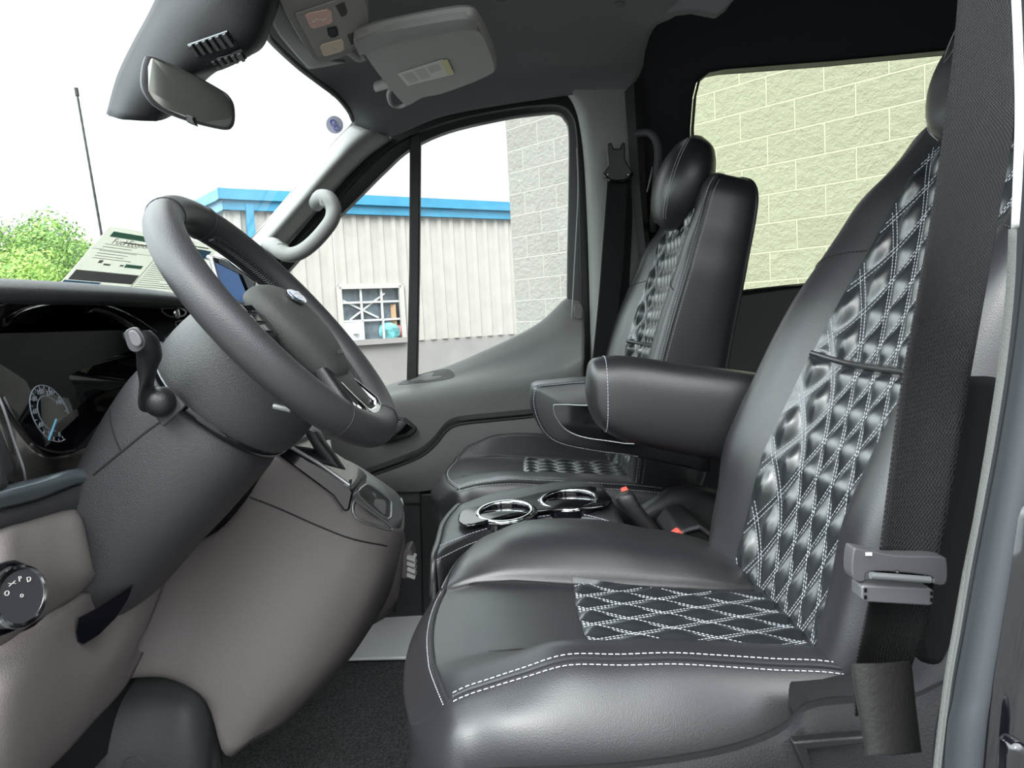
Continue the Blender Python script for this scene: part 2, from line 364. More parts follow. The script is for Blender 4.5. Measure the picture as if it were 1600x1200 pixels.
m = MB(); m.prism([W(.18,.12,.02), W(.28,.12,.02), W(.26,.25,.02), W(.18,.25,.02)], nA*.14); m.build('vent_hood', mat('white_board',(.6,.6,.6),.5), ac, smooth=False)
bx = MB(); bx.box(W(.82,.20,-.14)+V((0,0,.1)), (.36,.1,.8)); 
tag(bx.build('cardboard_box', mat('cardboard',(.42,.27,.16),.8), smooth=False), 'brown cardboard box behind the pane of the cream building', 'box')
for (u, s_, c_, nm, lb) in ((.74,.30,(.12,.36,.38),'teal_bundle','teal plastic bundle on the inner sill of the cream building'), (.92,.2,(.55,.15,.15),'red_bundle','red and white bundle right of the teal bundle on that sill')):
    b_ = MB(); b_.sphere(W(u,.12,-.03), s_, 12, 8, (1,.25,.7)); tag(b_.build(nm, mat('m_'+nm, c_, .6, var=.6, vscale=6)), lb, 'bundle')
# -- split face block wall
C1, C2 = P(801, 400, 7.3), P(1400, 400, 4.75); C1.z = C2.z = 0
dC = (C2-C1).normalized(); nC = V((dC.y, -dC.x, 0)); nC = nC if nC.y < 0 else -nC
blk = bpy.data.materials.new('split_face_block'); blk.use_nodes = True
n = blk.node_tree.nodes; l = blk.node_tree.links; b = n['Principled BSDF']; b.inputs['Roughness'].default_value = .9
uv = n.new('ShaderNodeUVMap'); br = n.new('ShaderNodeTexBrick'); l.new(uv.outputs[0], br.inputs['Vector'])
br.inputs['Scale'].default_value = 1; br.inputs['Brick Width'].default_value = .41; br.inputs['Row Height'].default_value = .205; br.inputs['Mortar Size'].default_value = .006; br.inputs['Mortar Smooth'].default_value = .3
br.inputs['Color1'].default_value = (.29,.28,.255,1); br.inputs['Color2'].default_value = (.315,.305,.28,1); br.inputs['Mortar'].default_value = (.40,.385,.35,1)
nz = n.new('ShaderNodeTexNoise'); nz.inputs['Scale'].default_value = 16; nz.inputs['Detail'].default_value = 9; nz.inputs['Roughness'].default_value = .68; l.new(uv.outputs[0], nz.inputs['Vector'])
mxx = n.new('ShaderNodeMix'); mxx.data_type = 'RGBA'; mxx.blend_type = 'MULTIPLY'; mxx.inputs[0].default_value = .22
l.new(br.outputs['Color'], mxx.inputs[6]); l.new(nz.outputs[0], mxx.inputs[7]); l.new(mxx.outputs[2], b.inputs['Base Color'])
hm = n.new('ShaderNodeMath'); hm.operation = 'MULTIPLY'; inv = n.new('ShaderNodeMath'); inv.operation = 'SUBTRACT'; inv.inputs[0].default_value = 1; l.new(br.outputs['Fac'], inv.inputs[1])
l.new(inv.outputs[0], hm.inputs[0]); l.new(nz.outputs[0], hm.inputs[1]); bu = n.new('ShaderNodeBump'); bu.inputs['Strength'].default_value = 1; bu.inputs['Distance'].default_value = .035
l.new(hm.outputs[0], bu.inputs['Height']); l.new(bu.outputs[0], b.inputs['Normal'])
E = C1+dC*14; mb = MB()
for a_, b_, L0 in ((C1, E, 0), (C1-nC*5, C1, -5)):
    u0, u1 = L0, L0+(b_-a_).length
    mb.add([flat(a_,GZ), flat(b_,GZ), flat(b_,5), flat(a_,5)], [(0,1,2,3)], [(u0,0),(u1,0),(u1,6.46),(u0,6.46)])
bw = thing('block_building', 'pale split-face concrete block building close beside the van', 'building')
mb.build('block_wall', blk, bw, smooth=False, recalc=False)
m = MB(); m.prism([flat(C1,5), flat(E,5), flat(E-nC*5,5), flat(C1-nC*5,5)], (0,0,.15)); m.build('roof_cap', base_m, bw, smooth=False)
# -- trees
leaf_mats = [mat('leaf_%s' % c, col, .6, var=.4, vscale=1.2) for c, col in (('bright',(.15,.28,.05)),('deep',(.07,.16,.035)),('lime',(.25,.39,.07)))]
bark = mat('bark', (.09,.07,.05), .9)
def tree(px, ptop, Y, rad, label, nleaf, seed, mi):
    rnd = random.Random(seed); top = P(px, ptop, Y); c = V((top.x, Y, 0)); h = top.z
    t = thing('leafy_tree', label, 'tree', 'trees beyond the dashboard')
    m = MB(); m.tube([V((c.x,Y,GZ)), V((c.x+.1,Y,h*.3)), V((c.x,Y,h*.75))], [.28,.2,.08], 8)
    for k in range(5):
        a = k*1.3; m.tube([V((c.x,Y,h*.2)), V((c.x+math.cos(a)*rad*.6, Y+math.sin(a)*rad*.6, h*.6))], [.1,.03], 6)
    m.build('trunk', bark, t)
    blobs = []
    for k in range(26):
        a = rnd.uniform(0, 6.28); rr = rnd.uniform(.1, .8)*rad; z = rnd.uniform(-.1, .86)
        blobs.append((V((c.x+math.cos(a)*rr*math.cos(z*1.2), Y+math.sin(a)*rr, GZ+1.0+(h-GZ-1.0)*max(.05,z))), rad*rnd.uniform(.25,.42)))
    blobs.append((V((c.x, Y, h-rad*.3)), rad*.32))
    m = MB()
    for i in range(nleaf):
        p, r = blobs[rnd.randrange(len(blobs))]
        d = V((rnd.gauss(0,1), rnd.gauss(0,1), rnd.gauss(0,1))).normalized(); q = p+d*r*rnd.uniform(.75,1.08)
        nrm = (d+V((rnd.gauss(0,.5), rnd.gauss(0,.5), rnd.gauss(0,.5)))).normalized(); u = nrm.orthogonal().normalized(); v = nrm.cross(u); s_ = rnd.uniform(.04,.085)*Y/26
        m.cur = rnd.choice(mi); m.add([q-u*s_, q-v*s_*.6, q+u*s_, q+v*s_*.6+nrm*s_*.3], [(0,1,2,3)])
    m.build('foliage', leaf_mats, t, smooth=False, recalc=False)
tree(10, 352, 26, 3.6, 'tall bright green tree cut off by the left picture edge, highest of the trees', 27000, 1, [0,0,1,2])
tree(72, 358, 37, 4.2, 'rounded deeper green tree standing farther back, rightmost of the trees', 27000, 2, [0,1,1,2])
tree(38, 395, 15, 1.6, 'low lime green tree in front of the others just above the dashboard', 18000, 3, [2,2,0])
# -- aerial on the far fender
m = MB(); a, b = P(157, 357, 1.75), P(121, 150, 1.75); bot = a+(a-b)*1.15
path = [bot+(b-bot)*k/60 for k in range(61)]
m.tube(path, [.0032 - .0010*k/60 + (.0004 if k % 2 else 0) for k in range(61)], 8)
an = thing('radio_antenna', 'thin black whip antenna standing outside the windshield', 'antenna')
m.build('mast', plastic_blk, an); m = MB(); m.tube([b, b+(b-bot).normalized()*.018], .0042, 10); m.build('mast_tip', plastic_blk, an)
m = MB(); m.tube([bot-V((0,0,.05)), bot], [.02,.009], 14); m.build('antenna_base', plastic_blk, an)
# hood and fender below the glass line
m = MB(); hz = bot.z-.05
m.grid(surf([[V((-2.2,y,hz-.32)), V((-1.8,y,hz-.13)), V((-1.35,y,hz-.02)), V((-1.05,y,hz+.0))] for y in (.45,1.0,1.4,1.8,2.2)], 4, 4)); 
hood = m.build('hood', paint, solid=.02); tag(hood, 'blue grey hood sloping away below the windshield', 'car hood')
# ================================================================== VAN SHELL
def st(o): o['kind'] = 'structure'; return o
FZ = -.86
m = MB(); m.box((.55,1.25,FZ-.03), (3.6,1.9,.06)); st(m.build('floor', carpet, smooth=False))
m = MB(); m.prism([PZ(520,1034,FZ+.004), PZ(700,1030,FZ+.004), PZ(720,958,FZ+.004), PZ(560,968,FZ+.004)], (0,0,.008)); 
sill = m.build('sill_plate', mat('white_sill',(.92,.93,.95),.2,coat=.8), bevel=.003); tag(sill, 'white step sill plate at the bottom of the passenger doorway', 'sill plate')
# ceiling of the cab
hdr = {0.42:(300,-60,None)}
rows = []
for Y, fx, fz, zc in ((.42,-.30,.56,.60),(.60,-.38,.585,.66),(1.0,-.44,.595,.68),(1.38,-.458,.600,.685),(1.6,-.462,.600,.68),(1.78,-.448,.600,.67)):
    ex = {1.6: P(1066,12,1.6), 1.78: P(1024,42,1.78)}.get(Y, V((.40,Y,zc)))
    rows.append([V((fx,Y,fz)), V((-.30,Y,(fz+zc)/2+.01)), V((-.05,Y,zc)), V((.12,Y,zc)), V((.25,Y,zc)), ex])
rows.append([P(523,150,1.9), V((-.33,1.9,.625)), V((-.10,1.9,.645)), V((.08,1.9,.65)), V((.22,1.9,.65)), P(1009,76,1.9)])
rows.append([P(546,178,2.0), P(596,185,2.0), P(690,150,2.0), P(850,118,2.0), P(935,108,2.0), P(1003,108,2.0)])
rows.append([P(551,196,2.05), P(606,214,2.06), P(700,180,2.06), P(860,153,2.06), P(925,146,2.06), P(985,143,2.06)])
m = MB(); m.grid(surf(rows, 8, 8)); st(m.build('ceiling', headliner, solid=.02, offset=1))
# outer roof over everything
m = MB(); m.grid(surf([[V((-.47,y,.665)), V((-.2,y,.84+(z-1)*.6)), V((.6,y,z+.03)), V((1.5,y,z+.03)), V((2.4,y,z+.03))] for y, z in ((.33,1.02),(.6,1.08),(1.3,1.1),(1.95,1.08),(2.18,1.02))], 4, 4)); st(m.build('roof', paint, solid=.02, offset=1))
# dark rear cabin: ceiling, back wall, near wall
m = MB(); m.grid(surf([[V((.30,y,z-.02)), V((1.3,y,z)), V((2.3,y,z))] for y, z in ((.34,1.0),(1.2,1.04),(1.9,1.04),(2.14,1.0))], 4, 4)); st(m.build('ceiling_rear', dark_trim))
m = MB(); m.prism([V((2.3,.3,FZ)), V((2.3,2.15,FZ)), V((2.3,2.15,1.05)), V((2.3,.3,1.05))], (.03,0,0)); st(m.build('wall_back', dark_trim, smooth=False))
m = MB(); m.prism([V((1.02,.36,FZ)), V((2.3,.36,FZ)), V((2.3,.36,1.05)), V((1.02,.36,1.05))], (0,.03,0)); st(m.build('wall_left', dark_trim, smooth=False))
# sliding-door side wall with its window opening
WY = 2.10
inner = [(1082,330),(1080,200),(1084,150),(1090,125),(1104,113),(1130,108),(1300,95),(1480,78),(1700,60),(1900,45),(1905,300),(1900,395),(1700,415),(1400,432),(1230,447),(1150,456),(1110,458),(1092,448),(1084,420)]
outer = [(985,330),(985,150),(987,60),(990,0),(1040,-60),(1110,-90),(1300,-100),(1480,-110),(1700,-130),(2100,-150),(2100,300),(2100,1000),(1700,1000),(1400,1000),(1230,1000),(1150,1000),(1100,1000),(1000,1000),(985,700)]
m = MB(); i_ = pp(inner, WY); o_ = pp(outer, WY); ib = [p+V((0,.05,0)) for p in pp(inner, WY)]
il = [p.lerp(q, .06) for p, q in zip(i_, o_)]
m.grid([o_, [p.lerp(q,.5) for p, q in zip(o_, il)], il, [p+V((0,.012,0)) for p in i_], ib], cu=True); st(m.build('wall_right', dark_trim, angle=60))
tint_y = glass_mat('rear_tinted_glass', (.97,1.0,.86), .02)
m = MB(); m.prism([p+V((0,.035,0)) for p in i_], (0,.004,0)); st(m.build('window_3', tint_y, smooth=False))
m = MB(); m.grid([[p.lerp(sum(i_,V((0,0,0)))/len(i_), .0)+V((0,dy,0)) for p in i_] for dy in (-.006,)] + [[p.lerp(sum(i_,V((0,0,0)))/len(i_), .012)+V((0,dy,0)) for p in i_] for dy in (-.008,.03)], cu=True); st(m.build('trim_6', rubber))
# grey lower ledge behind the seats
m = MB(); m.prism(pp([(1100,470),(1260,448),(1300,560),(1110,600)], 2.09), (0,.02,0)); st(m.build('trim_7', mat('ledge_grey',(.06,.062,.06),.7), smooth=False, bevel=.006))
# light plastic end piece of the headliner
m = MB(); m.prism([p+V((0,0,0)) for p in pp([(1040,20),(1050,8),(1090,-30),(1180,-30),(1150,-6),(1138,10),(1122,22),(1104,18),(1085,14)], 1.56)], (0,.03,0)); st(m.build('trim_8', headliner, bevel=.006))
# A pillar trim
Lf = [(551,194),(522,224),(490,261),(458,300),(420,345),(385,384),(345,425)]
Rt = [(610,216),(572,244),(530,285),(488,333),(450,375),(417,412),(385,450)]
rows = []
for (a, b_), (c, d) in zip(Lf, Rt):
    rows.append([P(a-4,b_,2.10), P(a,b_,2.055), P(a*.72+c*.28,b_*.72+d*.28,1.985), P(a*.4+c*.6,b_*.4+d*.6,1.99), P(a*.08+c*.92,b_*.08+d*.92,2.05), P(c,d,2.09), P(c+3,d+2,2.13)])
m = MB(); m.grid(surf(rows, 5, 5)); st(m.build('trim_1', trim_gr, solid=.01, offset=1))
# windshield black border along the pillar, glass
def xw(Y, Z): return -.74 - .24*(1-((Y-1.30)/.78)**2) + (Z-.22)*.72
m = MB(); m.grid([[V((xw(y, z), y, z)) for y in np.linspace(.52, 2.08, 16)] for z in np.linspace(-.1, .66, 10)])
st(m.build('window_1', glass_mat('clear_windshield', (.97,1.0,.99), .006)))
edge = [(416,46),(424,64),(465,103),(500,130),(526,150),(543,170),(550,184),(551,196),(520,229),(458,303),(420,348),(376,394)]
eY = [1.42,1.5,1.7,1.82,1.9,1.97,2.02,2.06,2.07,2.07,2.07,2.07]
m = MB(); pth = cr_([P(x, y, Y_) for (x, y), Y_ in zip(edge, eY)], 6); m.tube(pth, .0065, 8); st(m.build('trim_2', rubber))
# passenger door window: seal ring, division bar, glass
out_ = [(392,452),(415,424),(460,372),(510,314),(560,259),(612,218),(700,184),(790,166),(850,160),(880,163),(896,175),(906,200),(912,260),(917,400),(922,600)]
in_ = [(425,452),(440,434),(500,368),(560,308),(602,266),(640,233),(700,205),(790,184),(850,176),(872,176),(882,184),(889,206),(889,300),(887,420),(886,600)]
m = MB(); a = cr_(pp(out_, 2.13), 5); b_ = cr_(pp(in_, 2.16), 5)
oo = [p+(p-V((.0,2.13,.1))).normalized()*.05+V((0,.03,0)) for p in a]
m.grid([oo, [p+V((0,.025,0)) for p in a], a, [p.lerp(q,.35)+V((0,-.012,0)) for p, q in zip(a, b_)], [p.lerp(q,.42)+V((0,.004,0)) for p, q in zip(a, b_)], [p.lerp(q,.9)+V((0,.0,0)) for p, q in zip(a, b_)], b_, [q+V((0,.03,0)) for q in b_]])
door = thing('door_1', None, None); door['kind'] = 'structure'
m.build('window_seal', rubber, door)
m = MB(); g2 = cr_([p+V((0,.012,0)) for p in pp([(902,230),(904,300),(898,420),(893,520),(890,600)], 2.11)], 5); m.tube(g2, .0018, 6); m.build('seal_highlight', mat('seal_glint',(.25,.26,.26),.3), door)  # thin grey tube drawn in as the highlight along the seal
m = MB(); m.prism(pp([(640,214),(657,206),(655,420),(652,600),(635,604),(639,420)], 2.145), (0,.03,0)); m.build('division_bar', rubber, door, bevel=.004)
m = MB(); m.prism(pp([(420,452),(440,430),(500,364),(560,304),(602,262),(640,229),(700,201),(790,180),(850,172),(890,176),(893,300),(890,480),(800,560),(600,640),(420,700)], 2.175), (0,.004,0))
st(m.build('window_2', glass_mat('door_glass', (.93,.94,.93), .02), smooth=False))
# door panel
xs = [440,520,580,620,660,700,750,813,845,866,884,912]
top = [662,630,610,597,584,572,551,522,503,484,468,462]
rdg = [672,646,628,619,612,604,596,586,579,574,568,552]
pr = []
for i, x in enumerate(xs):
    t, r = top[i], rdg[i]; gap = r-t
    pr.append([P(x,t+2,2.19), P(x,t,2.16), P(x+1,t+gap*.25+2,2.125), P(x+1,t+gap*.62,2.10), P(x,r-2,2.055), P(x,r+12,2.035), P(x,r+40 if x>700 else r+50,2.035), P(x,740 if x<690 else 700,2.05), P(x,790,2.09)])
m = MB(); m.grid(surf(pr, 5, 5)); dp = m.build('door_panel', door_gr, door, solid=.012, offset=1)
# raised lower pocket edge (the swept groove)
gr = [(470,772),(520,752),(566,735),(620,716),(655,701),(676,684),(694,662),(708,653),(730,649),(780,644),(830,639),(905,628)]
ga = cr_([P(x,y,2.028) for x, y in gr], 6); gb = cr_([P(x,y+7,2.030) for x, y in gr], 6); gz = cr_([P(x+(6 if 650<x<710 else 0),y+14,2.034) for x, y in gr], 6)
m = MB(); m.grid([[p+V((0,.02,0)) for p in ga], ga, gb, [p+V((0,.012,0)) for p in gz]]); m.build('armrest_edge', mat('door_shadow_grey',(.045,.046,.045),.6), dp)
lo = cr_([P(x+3,y+12,2.026) for x, y in gr], 4); lb = cr_([P(x,min(765,y+125) if y<700 else 768,2.045) for x, y in gr], 4)
m = MB(); m.grid([[p.lerp(q,t_)+V((0,-.008*math.sin(t_*3.14),0)) for p, q in zip(lo, lb)] for t_ in (0,.04,.3,.6,.9,1)]+[[q+V((0,.04,0)) for q in lb]]); m.build('lower_panel', door_gr, door, solid=.006, offset=1)
m = MB(); m.tube(lo, .0035, 8); m.build('groove_shadow', mat('shadow_line_black',(.012,.012,.012),.8), dp)  # dark tube painted as the shadow line along the groove
m = MB(); m.prism(pp([(440,762),(930,752),(930,1010),(560,1010),(440,1010)], 2.09), (0,.03,0)); m.build('lower_shell', mat('door_black',(.022,.022,.024),.6), door, smooth=False)
m = MB(); m.prism(pp([(655,770),(660,1010),(930,1010),(930,770)], 2.06), (0,.02,0)); m.build('door_pocket', plastic_blk, door, bevel=.008)
# ledge slot, tweeter-side catch, lock knob, inner handle
inlay_on(dp, [(622,601),(640,592),(668,582),(700,577),(710,588),(690,594),(650,599)], 'ledge_slot', mat('slot_grey',(.035,.036,.034),.6), lift=.001)
m = MB(); m.prism(pp([(897,477),(907,474),(910,480),(910,497),(903,500),(896,496)], 2.105), (0,-.006,0)); m.build('corner_cap', door_gr, door, bevel=.002)
m = MB(); m.disc(P(590,607,2.10), (0,-.5,.85), .016, .006, 20); m.build('lock_ring', chrome, door, bevel=.001)
m = MB(); m.prism(pp([(592,655),(600,651),(634,652),(640,657),(652,668),(651,674),(640,682),(612,690),(592,692)], 2.026), (0,-.012,0)); hb = m.build('handle_bezel', plastic_blk, door, bevel=.004)
m = MB(); m.prism(pp([(598,660),(632,657),(645,668),(634,677),(598,685)], 2.0125), (0,-.002,0)); m.build('handle_recess', gloss_blk, hb, bevel=.001)
m = MB(); m.loft([ellip_sec((600,674),(600,687),2.0,.006), ellip_sec((612,670),(616,682),1.995,.006), ellip_sec((622,661),(628,672),1.99,.006), ellip_sec((628,655),(636,662),2.0,.006)]); m.build('pull_lever', plastic_dk, hb)
# B pillar trim, passenger side
m = MB(); rows = []
for y, xl, xr in ((140,880,980),(160,896,981),(190,906,983),(240,913,986),(300,917,991),(400,921,1001),(520,924,1010),(640,926,1015),(800,926,1020)):
    rows.append([P(xl-2,y,2.13), P(xl,y,2.09), P(xl+8,y,2.06), P(xl+22,y,2.045), P((xl+xr)/2+8,y,2.04), P(xr-6,y,2.045), P(xr,y,2.055), P(xr+2,y,2.09)])
m.grid(surf(rows, 4, 4)); st(m.build('trim_3', trim_gr))
m = MB(); a = cr_(pp([(976,143),(980,200),(988,300),(1000,400),(1010,500),(1016,640)], 2.045), 5); bb = cr_(pp([(1002,120),(1006,200),(1010,300),(1016,400),(1022,500),(1026,640)], 2.05), 5)
m.grid([a, [p.lerp(q,.5)+V((0,-.012,0)) for p, q in zip(a, bb)], bb, [q+V((0,.05,0)) for q in bb]]); st(m.build('trim_4', rubber))
# near B pillar: painted jamb, weatherstrip, added dark panel for shade
jl = [(1592,-30),(1597,120),(1600,250),(1597,370),(1588,480),(1572,600),(1552,720),(1531,830),(1514,920),(1498,1010),(1484,1090),(1468,1230)]
m = MB(); rows = []
for x, y in jl:
    rows.append([P(x-14,y,.47), P(x,y,.385), P(x+14,y,.35), P(x+34,y,.338), P(x+62,y,.335), P(x+84,y,.345), P(x+92,y,.37), P(x+96,y,.44)])
rows = [[p+V((-.05*k, .02*k, .32*k)) for p in rows[0]] for k in (2.6, 1.7, .9)]+rows+[[p+V((-.01,0,-.25)) for p in rows[-1]]]
m.grid(surf(rows, 5, 5)); bp = tag(m.build('door_jamb', paint), 'blue grey painted door jamb along the right side of the picture', 'door jamb'); bp['kind']='structure'
ws = [(1583,-30,.022),(1590,80,.022),(1594,180,.022),(1592,300,.022),(1589,352,.022)]
def strip(m, pts, Y, wpx, dy=.02, up=0):
    L_ = cr_([P(x-wpx(x,y)/2,y,Y) for x, y in pts], 6); R_ = cr_([P(x+wpx(x,y)/2,y,Y) for x, y in pts], 6)
    if up: L_ = [L_[0]+V((-.13,.05,up)), L_[0]+V((-.05,.02,up*.4))]+L_; R_ = [R_[0]+V((-.13,.05,up)), R_[0]+V((-.05,.02,up*.4))]+R_
    m.grid([L_, [p.lerp(q,.5)+V((0,-.004,0)) for p, q in zip(L_, R_)], R_])
m = MB(); strip(m, [(1585,-30),(1590,80),(1592,180),(1589,280),(1584,357)], .375, lambda x, y: 13 if y < 355 else 9, up=.8)
tag(m.build('weatherstrip', white_m, solid=.002), 'cream door edge trim standing beside the upper driver belt', 'trim strip')
m = MB(); strip(m, [(1581,358),(1577,450),(1566,560),(1548,680),(1528,790),(1509,890),(1494,980),(1480,1060),(1466,1170),(1460,1230)], .372, lambda x, y: 11 if y < 700 else max(2.0, 11-(y-700)/28))
tag(m.build('weatherstrip', mat('grey_seal',(.115,.118,.112),.9,bump=.3,bscale=900), solid=.002), 'grey fuzzy door seal curving down along the painted jamb', 'trim strip')
# dark body and door edge outside the jamb, bottom right
m = MB(); m.prism([P(1540,1260,.33),P(1560,1060,.33),P(1585,900,.33),P(1600,780,.33),P(1720,780,.33),P(1720,1260,.33)], (0,.02,0))
tag(m.build('door_edge', gloss_blk, bevel=.01), 'glossy black door edge in the bottom right corner', 'door edge')
m = MB(); m.prism([P(1553,1150,.318),P(1562,1135,.318),P(1590,1150,.318),P(1602,1180,.318),P(1606,1230,.318),P(1548,1230,.318)], (0,-.012,0))
tag(m.build('door_latch', gloss_blk, bevel=.005), 'small glossy black latch moulding in the bottom right corner', 'latch')
m = MB(); m.prism(pp([(1520,590),(1574,590),(1552,720),(1530,830),(1506,960),(1496,1000),(1474,1045),(1440,1040),(1432,1000),(1448,900),(1490,760),(1510,640)], .50), (0,.02,0)); st(m.build('shade_panel', mat('shade_black',(.004,.004,.005),.9,spec=.15), bevel=.006))  # near-black panel added to stand in for deep shade behind the belt
# firewall and footwell
m = MB(); m.prism([V((-1.0,.5,FZ)), V((-1.0,2.15,FZ)), V((-1.05,2.15,.0)), V((-1.05,.5,.0))], (-.03,0,0)); st(m.build('wall_front', plastic_blk, smooth=False))
# ================================================================== SEATS
def del_keys(o):
    for k in ('label', 'category'):
        if k in o: del o[k]
def bilin(T, xs, ys):
    T = T.tolist(); x0, dx, nx = float(xs[0]), float(xs[1]-xs[0]), len(xs); y0, dy, ny = float(ys[0]), float(ys[1]-ys[0]), len(ys)
    def f(x, y):
        i = min(max((x-x0)/dx, 0), nx-1.001); j = min(max((y-y0)/dy, 0), ny-1.001); a = int(i); b = int(j); i -= a; j -= b
        return (T[a][b]*(1-j)+T[a][b+1]*j)*(1-i)+(T[a+1][b]*(1-j)+T[a+1][b+1]*j)*i
    return f
def quilt_h(a, b, A):
    """puffed diamonds between double seams; a, b in metres from the nearest seam line of each family"""
    def g(d): d = max(0, d-.0026); return 1-math.exp(-(d/.0095)**1.35)
    return A*g(a)*g(b)
def family(S, u0, u1, v0, v1, dw, dh, sgn, k, off):
    """points of one seam line: u/dw + sgn*v/dh = k (+off across)"""
    pts = []; nn = []
    N_ = 90
    for i in range(N_+1):
        v = v0+(v1-v0)*i/N_; u = (k-sgn*v/dh)*dw+off
        if u0 <= u <= u1:
            p, n = S(u, v); pts.append(p); nn.append(n)
        elif pts: break
    return pts, nn
def quilt(S, u0, u1, v0, v1, dw, dh, A, nu, nv, parent, name, st_parent=None, edge=.012, label=None, dbl=.0028, wd=.0010):
    """S(u,v)->(point, normal) smooth base"""
    rows = []
    for i in range(nv+1):
        v = v0+(v1-v0)*i/nv; r = []
        for j in range(nu+1):
            u = u0+(u1-u0)*j/nu; p, n = S(u, v)
            e = min(1, min(u-u0, u1-u)/edge, min(v-v0, v1-v)/edge); e = max(0, e)
            a = u/dw+v/dh; b = u/dw-v/dh; kk = 1/math.hypot(1/dw, 1/dh)
            r.append(p+n*(quilt_h(abs(a-round(a))*kk, abs(b-round(b))*kk, A)*e**.5+.0012))
        rows.append(r)
    m = MB(); m.grid(rows); o = m.build(name, leather_q, parent, angle=180, label=label)
    m = MB(); kmax = int((max(abs(u0), abs(u1)))/dw+max(abs(v0), abs(v1))/dh)+2
    for sgn in (1, -1):
        for k in range(-kmax, kmax+1):
            for off in (-dbl, dbl):
                pts, nn = family(S, u0+.002, u1-.002, v0+.002, v1-.002, dw, dh, sgn, k, off)
                if len(pts) > 3: stitches(m, pts, normals=nn, lift=.0017, wd=wd)
    m.build('quilt_stitching', thread, o, smooth=False, recalc=False, label='white diamond stitching')
    return o

